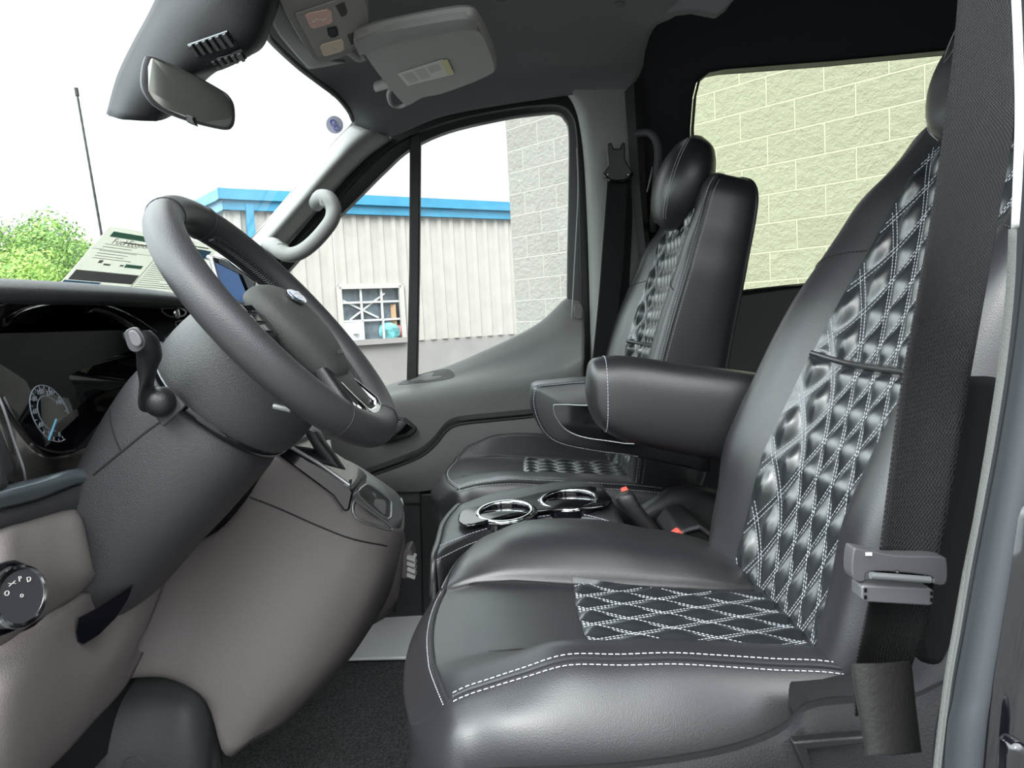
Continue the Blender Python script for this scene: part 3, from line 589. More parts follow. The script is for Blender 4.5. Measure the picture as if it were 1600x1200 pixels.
def make_seat(yc, inb, alpha, OX, OZ, name, label, cx, ls=1.0, swap=False, qs=1.0, cw=.27, hw=.255):
    """inb=+1: inboard side is the far side. cx: x shift of the cushion"""
    t = thing(name, label, 'car seat')
    # ---------------- cushion
    def csec(x):          # q>0 = inboard
        xl = (x-cx)/ls
        zf = lerp(xl, [-.12,-.09,-.05,.0,.08,.2,.34,.45], [-.402,-.374,-.364,-.364,-.374,-.388,-.406,-.420])
        hb = smooth_lerp(xl, [-.11,-.05,.04,.14,.28,.40], [.0,.014,.042,.050,.050,.014])
        hi = smooth_lerp(xl, [-.11,-.06,.02,.10,.22,.36,.42], [.0,.034,.056,.062,.048,.012,.0])
        if swap: hb, hi = hi, hb*.45
        iq = .125 if swap else smooth_lerp(xl, [.0,.25,.42], [.092,.098,.13])
        k = smooth_lerp(xl, [-.12,-.085,-.02,.4], [.90,.96,1.0,1.0])
        zb = smooth_lerp(xl, [-.12,-.08,-.04,.3,.45],[-.475,-.495,-.505,-.50,-.475])
        W_ = cw*k
        return [(0,zf), (.05,zf), (iq-.008,zf), (iq+.004,zf+hi*.34), (iq*.55+.080,zf+hi*.84), (iq*.3+.155,zf+hi), (W_*.90,zf+hi*.82), (W_*.985,zf+hi*.2-.01), (W_*1.02,zf*.6+zb*.4), (W_*.97,zb+.02), (W_*.85,zb), (0,zb),
                (-W_*.85,zb), (-W_*.99,zb+.02), (-W_*1.05,zf*.5+zb*.5), (-W_*1.0,zf-.012), (-W_*.90,zf+hb*.62), (-.212,zf+hb), (-.185,zf+hb*.97), (-.155,zf+hb*.5), (-.125,zf+hb*.08), (-.06,zf)]
    def cpt(x, q, z):
        xl = (x-cx)/ls; bow = .055*(q/.26)**2*max(0, 1-(xl+.12)/.35)
        return V((x+bow, yc+inb*q*qs, z))
    def xfront(i, n_): return 0
    xs_ = [cx+v_*ls for v_ in (-.118,-.115,-.105,-.09,-.07,-.045,-.01,.03,.08,.13,.18,.23,.28,.33,.38,.43)]
    secs = []
    for i, x in enumerate(xs_):
        s_ = csec(x)
        sh = [.80,.90,.975,1,1][i] if i < 5 else 1
        zc_ = (s_[0][1]+s_[11][1])/2
        secs.append([cpt(x, q*sh, zc_+(z-zc_)*(sh**2 if i < 5 else 1)) for q, z in s_])
    m = MB(); L_ = loft_smooth(secs, 5, 4); m.loft(L_); 
    cush = m.build('cushion', leather, t, angle=180)
    # smooth top sampling from dense loft
    nring = len(L_[0])
    QG = np.linspace(-.20, .20, 161); XG = np.linspace(cx-.12*ls, cx+.45*ls, 115); TB = []
    for x in XG:
        s_ = cr_(csec(x)[18:]+csec(x)[:6], 6); TB.append(np.interp(QG, [a[0] for a in s_], [a[1] for a in s_]))
    ctop_ = bilin(np.array(TB), XG, QG)
    def ctop(x, q): return cpt(x, q, ctop_(x, q))
    def Sc(u, v):         # u across (q), v along x
        x = cx+v; p = ctop(x, u); dx = ctop(x+.004, u)-p; dy = ctop(x, u+.004)-p
        n = dx.cross(dy).normalized(); n = n if n.z > 0 else -n
        return p, n
    quilt(Sc, -.125, .125 if swap else .092, .075*ls, .375*ls, .046, .098, .0105, 90, 110, cush, 'quilted_cushion_panel')
    # seams: index in control ring -> dense index *5
    cl = MB(); cl.tube([Sc(.122 if swap else .087, v)[0]+V((0,0,.0004)) for v in np.linspace(-.055*ls, .075*ls, 24)], .0012, 6); cl.build('panel_crease', thread_dark, cush)
    cl = MB(); cl.tube([Sc(-.130, v)[0]+V((0,0,.0004)) for v in np.linspace(-.03*ls, .075*ls, 24)], .0010, 6); cl.build('panel_crease', thread_dark, cush)
    def ring(i_, a=0, b=None, lift=.0): 
        return [V(L_[k][i_]) for k in range(a, b if b is not None else len(L_))]
    def nrm_at(k, i_):
        k1 = min(k+1, len(L_)-1); k0 = max(k-1, 0); du = V(L_[k][(i_+1) % nring])-V(L_[k][(i_-1) % nring]); dv = V(L_[k1][i_])-V(L_[k0][i_]); n_ = du.cross(dv).normalized()
        c_ = sum((V(p) for p in L_[k]), V((0,0,0)))/nring
        return n_ if n_.dot(V(L_[k][i_])-c_) > 0 else -n_
    def seam(i_, a, b, two=True, ms=None, off=4, rib=True, thr=None):
        pts = [V(L_[k][i_ % nring]) for k in range(a, b)]; nn = [nrm_at(k, i_ % nring) for k in range(a, b)]
        if rib: rb = MB(); rb.tube([p+n_*.0005 for p, n_ in zip(pts, nn)], .0022, 6); rb.build('piping', leather, cush)
        for sd in ((-.0065, .0065) if two else (.0055,)): stitches(ms, pts, normals=nn, side=sd, lift=.0008, wd=.0011, ln=.0046, gap=.0020)
    ms = MB(); e = len(L_)
    seam(17*5-2, 14, e-2, ms=ms)       # outboard upper seam
    seam(6*5+2, 14, e-8, ms=ms)        # inboard seam
    # front lip seam
    fl = []; fn = []
    k = 13
    for i_ in list(range(17*5-2, nring))+list(range(0, 6*5+3)):
        fl.append(V(L_[k][i_])); fn.append(nrm_at(k, i_))
    stitches(ms, fl, normals=fn, side=.006, lift=.0006, wd=.0010, ln=.003, gap=.002); 
    rb = MB(); rb.tube([p+n_*.0003 for p, n_ in zip(fl, fn)], .0024, 6); rb.build('front_piping', leather, cush)
    ms.build('seam_stitching', thread, cush, smooth=False, recalc=False, label='white double seam stitching')
    # ---------------- backrest
    ep = V((math.sin(alpha), 0, math.cos(alpha))); en = V((-math.cos(alpha), 0, math.sin(alpha))); O_ = V((OX, yc, OZ))
    PK = 1.035
    def bsec(p):
        n0 = lerp(p, [-.05,.05,.18,.35,.55,.70,.80], [.0,.006,.018,.012,.004,.0,-.01])
        hb = smooth_lerp(p, [-.06,.04,.18,.35,.55,.68,.76], [.035,.060,.078,.078,.055,.018,.004])
        ww = smooth_lerp(p, [-.06,.05,.2,.5,.62,.70,.75], [.86,.95,1.0,.98,.95,.90,.82])
        nb = lerp(p, [-.05,.1,.4,.76], [-.13,-.14,-.125,-.115])
        W_ = hw*ww
        def half(hb): return [(0,n0), (.06,n0+.001), (.105,n0+.008*hb/.07), (.14,n0+hb*.42), (.172,n0+hb*.82), (.205*ww,n0+hb), (.235*ww,n0+hb*.88), (W_*.985,n0+hb*.45), (W_,n0-.03), (W_,nb*.6), (W_*.96,nb+.012), (W_*.85,nb)]
        return half(hb*(.40 if swap else 1))+[(0,nb)]+[(-q, z) for q, z in half(hb)[:0:-1]]
    def bpt(p, q, n_): return O_+ep*(p*PK if p > 0 else p)+V((0,1,0))*(inb*q*qs)+en*n_
    ps = [-.06,-.055,-.03,0,.05,.10,.16,.22,.28,.34,.40,.46,.52,.58,.63,.67,.70,.722,.735,.74]
    secs = []
    for i, p in enumerate(ps):
        s_ = bsec(p); j = len(ps)-1-i
        sh = [.80,.90,.955,.985,1][j] if j < 5 else (.93 if i == 0 else 1)
        nm = (s_[0][1]+s_[12][1])/2
        secs.append([bpt(p-(.03*(abs(q)/hw)**4 if p > .5 else 0)*(1 if j < 7 else .4), q*sh, nm+(n_-nm)*([.35,.66,.85,.96,1][j] if j < 5 else 1)) for q, n_ in s_])
    m = MB(); B_ = loft_smooth(secs, 5, 4); m.loft(B_)
    back = m.build('backrest', leather, t, angle=180)
    PG = np.linspace(-.05, .76, 164); QG2 = np.linspace(-.24, .24, 193); TB2 = []
    for p in PG:
        s_ = bsec(p); s_ = cr_(s_[-8:]+s_[:8], 6); TB2.append(np.interp(QG2, [a[0] for a in s_], [a[1] for a in s_]))
    bf_ = bilin(np.array(TB2), PG, QG2)
    def bfront(p, q): return bpt(p, q, bf_(p, q))
    def Sb(u, v):
        p = bfront(v, u); d1 = bfront(v+.004, u)-p; d2 = bfront(v, u+.004)-p; n = d1.cross(d2).normalized()
        return p, (n if n.dot(en) > 0 else -n)
    hwq = .148
    quilt(Sb, -hwq, hwq, .008, .328, .045, .090, .0125, 110, 116, back, 'quilted_lower_panel')
    quilt(Sb, -hwq+.002, hwq-.002, .336, .650, .045, .090, .0125, 110, 110, back, 'quilted_upper_panel')
    m = MB(); m.tube([Sb(-hwq+2*hwq*k/30, .332)[0]+Sb(-hwq+2*hwq*k/30, .332)[1]*.001 for k in range(31)], .004, 8); m.build('cross_seam', leather, back)
    nr = len(B_[0])
    def bn(k, i_):
        k1 = min(k+1, len(B_)-1); k0 = max(k-1, 0); du = V(B_[k][(i_+1) % nr])-V(B_[k][(i_-1) % nr]); dv = V(B_[k1][i_])-V(B_[k0][i_]); n_ = du.cross(dv).normalized()
        c_ = sum((V(p) for p in B_[k]), V((0,0,0)))/nr
        return n_ if n_.dot(V(B_[k][i_])-c_) > 0 else -n_
    for i_ in (7*5+1, nr-7*5-1):
        ms = MB()
        pts = [V(B_[k][i_]) for k in range(6, len(B_)-7)]; nn = [bn(k, i_) for k in range(6, len(B_)-7)]
        rb = MB(); rb.tube([p+n_*.0005 for p, n_ in zip(pts, nn)], .0026, 6); rb.build('side_piping', leather, back)
        for sd in (-.007, .007): stitches(ms, pts, normals=nn, side=sd, lift=.0008, wd=.0012, ln=.0046, gap=.0018)
        ms.build('side_stitching', thread, back, smooth=False, recalc=False, label='white side stitching')
    # dark seam across the bolsters
    for sg in (-1, 1):
        ms = MB(); pts = [Sb(sg*(hwq+(.236-hwq)*k/20), .49-.035*k/20) for k in range(21)]
        stitches(ms, [a[0] for a in pts], normals=[a[1] for a in pts], lift=.0004, wd=.0022, ln=.0045, gap=.0012)
        ms.build('bolster_seam', thread_dark, back, smooth=False, recalc=False)
    # ---------------- headrest
    hr = thing('headrest', None, None); hr.parent = t
    secs = []
    for k, z in enumerate(np.linspace(0, 1, 11)):
        a = math.sin(math.pi*min(max(z, .0), 1)); a = max(.02, a)**.42
        secs.append([bpt(.607+.222*z, q_, n_+.016) for q_, n_ in [( .118*a*math.copysign(abs(math.cos(th))**.75, math.cos(th)), .018-.02*z+.066*a*math.copysign(abs(math.sin(th))**.85, math.sin(th)) + (-.035 if 0 else 0)) for th in np.linspace(0, 2*math.pi, 16, endpoint=False)]])
    m = MB(); H_ = loft_smooth(secs, 4, 4); m.loft(H_); pad = m.build('headrest_pad', leather, hr, angle=180)
    ms = MB(); nh = len(H_[0])
    for th_i in (6, nh//2-6):
        ms = MB()
        pts = [V(H_[k][th_i]) for k in range(3, len(H_)-3)]; c0 = bpt(.607+.11, 0, .026)
        nn = [(p-c0).normalized() for p in pts]
        stitches(ms, pts, normals=nn, lift=.001, wd=.0012); stitches(ms, pts, normals=nn, lift=.001, wd=.0012, side=.006*(1 if th_i == 6 else -1))
        ms.build('headrest_stitching', thread, pad, smooth=False, recalc=False)
    m = MB(); o1 = []
    for th in np.linspace(0, 2*math.pi, 24, endpoint=False): o1.append(bpt(.712+.030*math.sin(th), .010*math.cos(th), .1045))
    m.tube(o1, .0009, 6, closed=True); m.build('embossed_oval', leather, pad)
    for sg in (-1, 1):
        m = MB(); m.tube([bpt(.55, sg*.06, -.03), bpt(.66, sg*.06, -.015)], .006, 10); m.build('headrest_post', satin, hr)
    # ---------------- base
    m = MB(); zb = -.49
    m.loft(loft_smooth([[V((x_, yc+inb*q*qs, z)) for q, z in ((-.23,zb),(.23,zb),(.245,-.66),(.25,FZ),(-.25,FZ),(-.245,-.66))] for x_ in (cx-.02,cx+.1,cx+.25,cx+.42)], 3, 3))
    m.build('seat_pedestal', plastic_blk, t)
    return t, bpt, Sb
R_ = math.radians
seat_d, bptD, SbD = make_seat(.91, 1, R_(25), .335, -.405, 'driver_seat', 'near black leather seat with diamond quilting and white stitching, in the foreground', -.018, 1.13)
seat_p, bptP, SbP = make_seat(1.825, -1, R_(15), .272, -.418, 'passenger_seat', 'far black leather seat against the passenger door with its headrest showing', -.075, 1.2, True, .84)
def armrest(Y, dy, tops, bots, name_end, parent, seam=True, e=2.6):
    m = MB(); secs = [ellip_sec(a, b_, Y, dy*k, e, 24) for a, b_, k in zip(tops, bots, [.35,.72,.93]+[1]*20)]
    L2 = loft_smooth(secs, 2, 4); m.loft(L2); o = m.build('armrest', leather, parent, angle=180)
    ms = MB(); n_ = len(L2[0])
    for i_ in (int(n_*.68),):
        pass
    ring_ = [V(p) for p in L2[9]]; ring_.append(ring_[0]); c_ = sum(ring_, V((0,0,0)))/len(ring_)
    stitches(ms, ring_, normals=[(p-c_).normalized() for p in ring_], lift=.0006, wd=.0011); ms.build('armrest_stitching', thread, o, smooth=False, recalc=False)
    return o, L2
armrest(1.225, .048, [(917,585),(921,566),(935,558),(980,556),(1060,567),(1150,578),(1230,590)], [(915,615),(922,645),(938,668),(975,688),(1050,706),(1130,720),(1220,735)], '', seat_d)
# passenger's armrest, with the glossy inlay
YA = 1.56
m = MB()
ol = [(1110,740),(1000,716),(930,706),(880,696),(855,683),(840,662),(831,635),(831,612),(838,602),(870,598),(920,594),(1000,596),(1110,606)]
ol = cr_(pp(ol, YA-.045), 4); cc = sum(ol, V((0,0,0)))/len(ol)
m.grid([[p.lerp(cc,.06)+V((0,.10,0)) for p in ol], [p.lerp(cc,-.01)+V((0,.085,0)) for p in ol], [p.lerp(cc,-.02)+V((0,.045,0)) for p in ol], [p.lerp(cc,-.01)+V((0,.012,0)) for p in ol], [p.lerp(cc,.045) for p in ol], [p.lerp(cc,.1)+V((0,-.004,0)) for p in ol]], cu=True); m.cap([p.lerp(cc,.1)+V((0,-.004,0)) for p in ol], True); m.cap([p.lerp(cc,.06)+V((0,.10,0)) for p in ol])
ar = m.build('armrest', leather, seat_p, angle=60)
il = cr_(pp([(865,634),(872,632),(905,633),(1000,640),(1000,690),(945,688),(905,681),(882,669),(868,650)], YA-.058), 4, closed=True)
m = MB(); m.prism(il, (0,-.003,0)); m.build('gloss_inlay', gloss_blk, ar, bevel=.0015)
m = MB(); m.tube([p+V((0,-.003,0)) for p in il], .0012, 8, closed=True); m.build('inlay_rim', satin, ar)
ms = MB(); stitches(ms, [p.lerp(cc,.045)+V((0,-.0015,0)) for p in ol[4:-8]], nrm=(0,-1,0), lift=.0008, wd=.0010); ms.build('armrest_stitching', thread, ar, smooth=False, recalc=False)
# side shield between passenger seat's back and base (recliner cover) and pedestal side, driver
m = MB(); m.loft([ellip_sec(a, b_, 1.50, .03, 3) for a, b_ in (((985,808),(992,815)),((1010,786),(1012,822)),((1045,764),(1040,832)),((1085,757),(1085,840)),((1120,765),(1120,850)),((1145,800),(1150,860)))]); m.build('recliner_cover', plastic_blk, seat_p)
# driver's outer seat base trim
ys = .60
m = MB(); rows = [[P(600,1215,ys+.02), P(760,1200,ys), P(960,1192,ys-.01), P(1120,1168,ys-.01), P(1215,1135,ys), P(1262,1095,ys+.01), P(1330,1085,ys+.01), P(1420,1080,ys+.02), P(1500,1040,ys+.03)],
     [P(600,1240,ys-.01), P(760,1225,ys-.03), P(960,1215,ys-.035), P(1120,1195,ys-.035), P(1215,1165,ys-.03), P(1262,1130,ys-.03), P(1330,1120,ys-.03), P(1420,1115,ys-.03), P(1500,1080,ys-.03)],
     [P(x,1330,ys-.04) for x in (600,760,960,1120,1215,1262,1330,1420,1500)]]
m.grid(surf(rows, 4, 4)); sb = m.build('side_shield', mat('shield_black',(.014,.014,.016),.6,bump=.4,bscale=700,spec=.25), seat_d, solid=.008, offset=1)
m = MB(); m.prism(pp([(1238,1160),(1360,1150),(1362,1162),(1262,1172),(1275,1215),(1262,1215)], ys-.048), (0,.01,0)); m.build('shield_step', plastic_blk, sb, bevel=.002)
m = MB(); m.loft([ellip_sec(a, b_, .62, .03, 3) for a, b_ in (((1255,1080),(1250,1130)),((1300,1075),(1300,1140)),((1420,1045),(1420,1150)),((1470,985),(1480,1120)))]); m.build('recliner_cover', MATS['shield_black'], seat_d)
# dark rear shell of the driver's backrest beside the belt
# ================================================================== CONSOLE BETWEEN THE SEATS
con = thing('seat_console', 'low leather console with two chrome cup holders between the two front seats', 'console')
rows = []
def crow(l): return [P(*q) for q in l]
def zrow(l, z): return [PZ(x, y, z) for x, y in l]
r1 = zrow([(683,870),(745,842),(830,818),(905,812),(985,834)], -.358)
rows = [[p+V((0,-.012,-.10)) for p in r1], [p+V((0,-.010,-.035)) for p in r1], r1,
        zrow([(690,845),(752,824),(830,806),(905,800),(975,818)], -.350),
        zrow([(697,818),(758,802),(830,788),(900,779),(962,792)], -.350),
        zrow([(712,797),(770,780),(834,769),(895,761),(948,770)], -.350),
        zrow([(726,788),(776,770),(838,759),(890,752),(940,758)], -.352)]
rows.append([p+V((0,.02,-.05)) for p in rows[-1]])
m = MB(); g = surf(rows, 6, 6); m.grid(g); cb = m.build('padded_body', leather, con, solid=.01, offset=0)
m = MB(); m.prism([V((-.13,1.25,-.50)), V((.20,1.25,-.50)), V((.20,1.54,-.50)), V((-.13,1.54,-.50))], (0,0,FZ+.50)); m.build('console_base', plastic_blk, con, smooth=False)
m = MB(); fr = [r[0] for r in g]; m.grid([fr, [p+V((-.004,0,-.04)) for p in fr], [p+V((.004,0,-.14)) for p in fr]]); m.build('front_pad', leather, con, solid=.01)
ms = MB()
for r_, o_ in ((11, 0), (16, 0)):
    pts = [V(p) for p in g[r_]]; stitches(ms, pts, nrm=(0,-.7,.7), lift=.006 if 0 else .0015, wd=.0013, ln=.005, gap=.002)
ms.build('console_stitching', thread, cb, smooth=False, recalc=False, label='white double stitching')
def cup(px, py, Y, r, tilt):
    c = PZ(px, py, -.336); nrm = V((-.02,-.12,1)).normalized(); u = V((1,0,0)); u = (u-nrm*u.dot(nrm)).normalized(); v_ = nrm.cross(u)
    m = MB(); m.tube([c+u*math.cos(k*math.pi/24)*r+v_*math.sin(k*math.pi/24)*r for k in range(48)], .0042, 10, closed=True, ref=nrm); rg = m.build('cup_ring', chrome, con, angle=180)
    m = MB(); lp = lambda rr, dz: [c+nrm*dz+u*math.cos(k*math.pi/24)*rr+v_*math.sin(k*math.pi/24)*rr for k in range(48)]
    m.grid([lp(r+.012,-.012), lp(r+.010,-.002), lp(r+.003,.0005), lp(r-.003,-.002), lp(r-.006,-.05), lp(r-.012,-.065)], cu=True); m.cap(lp(r-.012,-.065), True); m.build('cup_well', gloss_blk, con, angle=50)
    for a in (.6, 2.7, 4.8):
        m = MB(); m.box(c+nrm*(-.018)+u*math.cos(a)*(r-.01)+v_*math.sin(a)*(r-.01), (.014,.014,.006)); m.build('grip_finger', plastic_dk, con, bevel=.002)
cup(789,800,1.335,.0475,0); cup(889,781,1.40,.0505,0)
m = MB(); m.prism(cr_([PZ(x,y,-.343) for x, y in ((716,812),(728,800),(795,786),(862,770),(925,764),(952,776),(948,794),(860,800),(800,808),(740,824),(720,822))], 3, closed=True), (0,0,.006)); m.build('holder_tray', gloss_blk, con, bevel=.003)
# buckles
def buckle(name, label, pts, r, redp, redY, rsz):
    t = thing(name, label, 'seat belt buckle')
    secs = [ellip_sec(a, b_, Y_, dy, 3, 16) for a, b_, Y_, dy in pts]
    m = MB(); m.loft(loft_smooth(secs, 1, 3)); m.build('buckle_sleeve', plastic_blk, t)
    m = MB(); m.prism([P(*q, redY) for q in redp], (0,.018,.0)); m.build('release_button', red_m, t, bevel=.0015); return t
buckle('belt_buckle', 'black buckle with red button between console and far seat', [((962,778),(972,770),1.225,.012),((966,790),(988,768),1.225,.016),((985,812),(1003,792),1.225,.018),((1015,850),(1032,828),1.225,.018),((1030,880),(1055,858),1.225,.018)], 0, [(972,766),(981,763),(983,768),(981,776),(972,776)], 1.235, 0)
buckle('belt_buckle', 'black buckle with red button sunk beside the near seat cushion', [((1040,850),(1062,838),1.19,.012),((1050,870),(1082,842),1.19,.016),((1075,905),(1105,870),1.19,.018)], 0, [(1041,842),(1061,828),(1067,832),(1065,838),(1051,847),(1043,847)], 1.172, 0)
# storage tray behind the console
t = thing('storage_tray', 'black open storage tray on the floor console behind the red buckles', 'tray')
m = MB(); lp = pp([(1050,850),(1066,828),(1092,820),(1112,834),(1150,868),(1150,905),(1080,900)], 1.30); m.prism(lp, (0,.16,0)); m.build('tray_body', plastic_blk, t, bevel=.006)
m = MB(); m.tube(cr_(pp([(1070,830),(1088,825),(1098,827),(1142,862)], 1.295), 5), .004, 8); m.build('tray_rim', plastic_dk, t)
# ================================================================== BELTS
def ribbon(m, L_, Rr, nrm=V((0,-1,0)), th=.0016):
    a = cr_(L_, 10); b_ = cr_(Rr, 10)
    rows = [[p.lerp(q, k/10) for k in range(11)] for p, q in zip(a, b_)]
    m.grid(rows)
belt = thing('seat_belt', 'wide dark grey belt crossing the near seat from roof to floor sleeve', 'seat belt')
Lp = [(1500,-40,.60),(1490,80,.575),(1463,290,.53),(1437,450,.49),(1410,600,.47),(1390,750,.455),(1376,862,.45)]
Rp = [(1576,-40,.58),(1582,90,.555),(1583,200,.535),(1562,330,.52),(1536,480,.49),(1511,620,.47),(1488,760,.455),(1466,880,.45)]
Lq = cr_([P(*q) for q in Lp], 10); Rq = cr_([P(*q) for q in Rp], 10); Rq = [Rq[round(i*(len(Rq)-1)/(len(Lq)-1))] for i in range(len(Lq))]
Lq = [Lq[0]+V((.03,-.02,.48)), Lq[0]+V((.01,-.01,.2))]+Lq; Rq = [Rq[0]+V((.03,-.02,.48)), Rq[0]+V((.01,-.01,.2))]+Rq
m = MB(); m.grid([[p.lerp(q, k/10)+V((0,.004*math.sin(math.pi*k/10),0)) for k in range(11)] for p, q in zip(Lq, Rq)]); m.build('webbing', web_m, belt, solid=.0013, angle=60)
m = MB(); Lq = cr_([P(1372,880,.455),P(1362,930,.455),P(1350,985,.46),P(1338,1045,.475),P(1338,1120,.49)], 8); Rq = cr_([P(1460,890,.455),P(1455,940,.455),P(1447,990,.465),P(1424,1045,.48),P(1425,1120,.49)], 8)
m.grid([[p.lerp(q, k/10)+V((0,.010*math.sin(math.pi*k/10),0)) for k in range(11)] for p, q in zip(Lq, Rq)]); m.build('webbing', web_blk, belt, solid=.0013, angle=60, label='lower lap webbing going into the sleeve')
# tongue and stopper
m = MB(); m.prism(cr_(pp([(1334,860),(1345,858),(1400,868),(1470,870),(1480,878),(1481,905),(1474,915),(1458,912),(1452,900),(1362,893),(1352,908),(1338,908),(1331,895)], .442), 3, closed=True), (0,.012,0)); tg = m.build('belt_tongue', mat('tongue_grey',(.075,.073,.080),.38), belt, bevel=.004)
m = MB(); m.tube(pp([(1360,899),(1400,902),(1453,906)], .437), .0022, 10); m.build('metal_slot', satin, tg)
m = MB(); m.prism(pp([(1352,863),(1362,863),(1362,868),(1352,868)], .4415), (0,-.0006,0)); m.build('white_mark', white_m, tg, smooth=False)
m = MB(); m.sphere(P(1402,894,.4405), .0014, 8, 6); m.build('rivet', plastic_blk, tg)
m = MB(); m.prism(pp([(1346,917),(1350,915),(1456,920),(1460,924),(1459,944),(1454,947),(1352,941),(1346,936)], .440), (0,.014,0)); sp = m.build('belt_stopper', mat('stopper_grey',(.13,.13,.14),.35,metal=.3), belt, bevel=.0015)
for (x, y) in ((1352,922),(1352,933),(1455,927),(1455,937)):
    m = MB(); m.prism(pp([(x-2,y-3),(x+2,y-3),(x+2,y+3),(x-2,y+3)], .4398), (0,-.0005,0)); m.build('stopper_slot', gloss_blk, sp, smooth=False)
m = MB(); secs = []
for y, xl, xr in ((1037,1331,1423),(1060,1333,1426),(1110,1341,1431),(1165,1351,1438),(1180,1352,1440)):
    secs.append([P(xl,y,.47),P(xl+6,y,.460),P((xl+xr)/2,y,.455),P(xr-5,y-4,.462),P(xr,y-5,.475),P(xr-4,y-4,.505),P((xl+xr)/2,y,.51),P(xl+4,y,.50)])
m.loft(loft_smooth(secs, 2, 3)); m.build('belt_sleeve', mat('sleeve_black',(.022,.021,.020),.5,bump=.3,bscale=300), belt, angle=60)
# passenger's belt on the far pillar
pb = thing('seat_belt', 'black belt hanging from the loop on the far door pillar', 'seat belt')
m = MB(); ribbon(m, pp([(950,272,2.0),(948,300,2.0),(942,380,2.0),(935,470,2.0),(925,570,2.0)]), pp([(981,272,2.0),(980,320,2.0),(976,400,2.0),(968,480,2.0),(960,570,2.0)])); m.build('webbing', web_blk, pb, solid=.002)
m = MB(); ribbon(m, pp([(972,276,2.015),(974,340,2.015),(968,430,2.015),(958,570,2.015)]), pp([(986,276,2.015),(988,340,2.015),(984,430,2.015),(978,570,2.015)])); m.build('webbing', web_blk, pb, solid=.002, label='second run of webbing behind the first')
m = MB(); m.prism(pp([(949,224),(956,222),(959,232),(969,232),(972,222),(977,223),(977,248),(985,262),(990,270),(986,280),(975,283),(955,283),(944,278),(941,270),(951,258),(949,240)], 1.985), (0,.02,0)); lp_ = m.build('anchor_loop', plastic_blk, pb, bevel=.004)
m = MB(); m.tube(cr_(pp([(944,272),(952,281),(966,283),(982,280),(988,270)], 1.978), 4), .004, 8); m.build('loop_bar', gloss_blk, lp_)
for px_ in (950, 982): m = MB(); m.sphere(P(px_,273,1.976), .0035, 8, 6); m.build('rivet', satin, lp_)
# rear grab handle by the sliding door
gh = thing('grab_handle', 'curved black assist handle behind the far headrest', 'grab handle')
m = MB(); m.tube(cr_(pp([(986,212,2.06),(1000,208,2.03),(1014,208,2.01),(1024,218,2.0),(1028,240,2.0),(1026,275,2.0),(1022,330,2.02),(1020,360,2.06)]), 6), .011, 12, flat=.8); m.build('handle_bar', plastic_dk, gh)
m = MB(); m.prism(pp([(980,205),(992,203),(994,218),(982,220)], 2.05), (0,.03,0)); m.build('handle_mount', plastic_blk, gh, bevel=.004)
# ================================================================== STEERING WHEEL
wc = P(441,505,.92)
wu = V((-.622,0,.783)).normalized(); wn = V((.783,0,.622)).normalized()
cu_ = V((-.68,0,.733)).normalized(); cn_ = V((.733,0,.68)).normalized(); wy = V((0,1,0))
def WP(u, y, n=0): return wc+wu*u+wy*y+wn*n      # u toward twelve o'clock, y away from the door, n to the driver
sw = thing('steering_wheel', 'black leather steering wheel tilted in front of the near seat', 'steering wheel')
RW, rw = .1765, .0205
m = MB(); N1 = 96
ring_ = [[WP(math.cos(a)*(RW+rr*math.cos(b_)), math.sin(a)*(RW+rr*math.cos(b_)), rr*1.06*math.sin(b_)) for b_ in np.linspace(0, 2*math.pi, 20, endpoint=False)] for a in np.linspace(0, 2*math.pi, N1, endpoint=False) for rr in [rw]]
m.grid(ring_, cu=True, cv=True); rim = m.build('rim', leather_rim, sw, angle=180)
for a in (math.radians(14), math.radians(-24), math.radians(14+180-28), math.radians(180+38)):
    m = MB(); m.tube([WP(math.cos(a)*(RW+(rw+.0002)*math.cos(b_)), math.sin(a)*(RW+(rw+.0002)*math.cos(b_)), (rw+.0002)*1.06*math.sin(b_)) for b_ in np.linspace(0, 2*math.pi, 28, endpoint=False)], .0008, 6, closed=True); m.build('rim_seam', thread_dark, rim)
# laced seam on the inside of the rim (far half)
m = MB()
for k in range(105):
    a = math.radians(18)+k*math.radians(145)/105; b0 = math.pi*1.06
    q = lambda da, db: WP(math.cos(a+da)*(RW+(rw+.0004)*math.cos(b0+db)), math.sin(a+da)*(RW+(rw+.0004)*math.cos(b0+db)), (rw+.0004)*1.06*math.sin(b0+db))
    m.tube([q(-.010,.24), q(.006,.05), q(.010,-.05), q(-.006,-.24)], .0021, 6)
m.build('lacing', leather_rim, rim)
# airbag cover
secs = []
for u, hwid, n0, n1 in ((.050,.018,-.004,.010),(.047,.044,-.008,.018),(.036,.060,-.012,.026),(.014,.070,-.014,.032),(-.012,.072,-.016,.034),(-.04,.066,-.016,.034),(-.068,.054,-.014,.030),(-.092,.040,-.010,.022),(-.102,.024,-.004,.012)):
    secs.append([WP(u, hwid*math.copysign(abs(math.cos(t_))**.8, math.cos(t_)), (n0+n1)/2+(n1-n0)/2*math.copysign(abs(math.sin(t_))**.75, math.sin(t_))) for t_ in np.linspace(0, 2*math.pi, 16, endpoint=False)])
m = MB(); m.loft(loft_smooth(secs, 3, 4)); ab = m.build('airbag_cover', mat('airbag_black',(.050,.052,.048),.6,bump=.5,bscale=800), sw, angle=180)
en_, ec = wn, WP(.012, .0, .0335)
nn = (wn+wu*.12).normalized(); m = MB(); m.disc(ec, nn, .026, .004, 36, up=wy, ry=.0125); eb = m.build('oval_emblem', chrome, ab, bevel=.001)
m = MB(); m.disc(ec+nn*.004, nn, .0235, .0006, 36, up=wy, ry=.0105); m.build('emblem_face', mat('emblem_blue',(.02,.06,.25),.15,coat=1), eb, smooth=False)
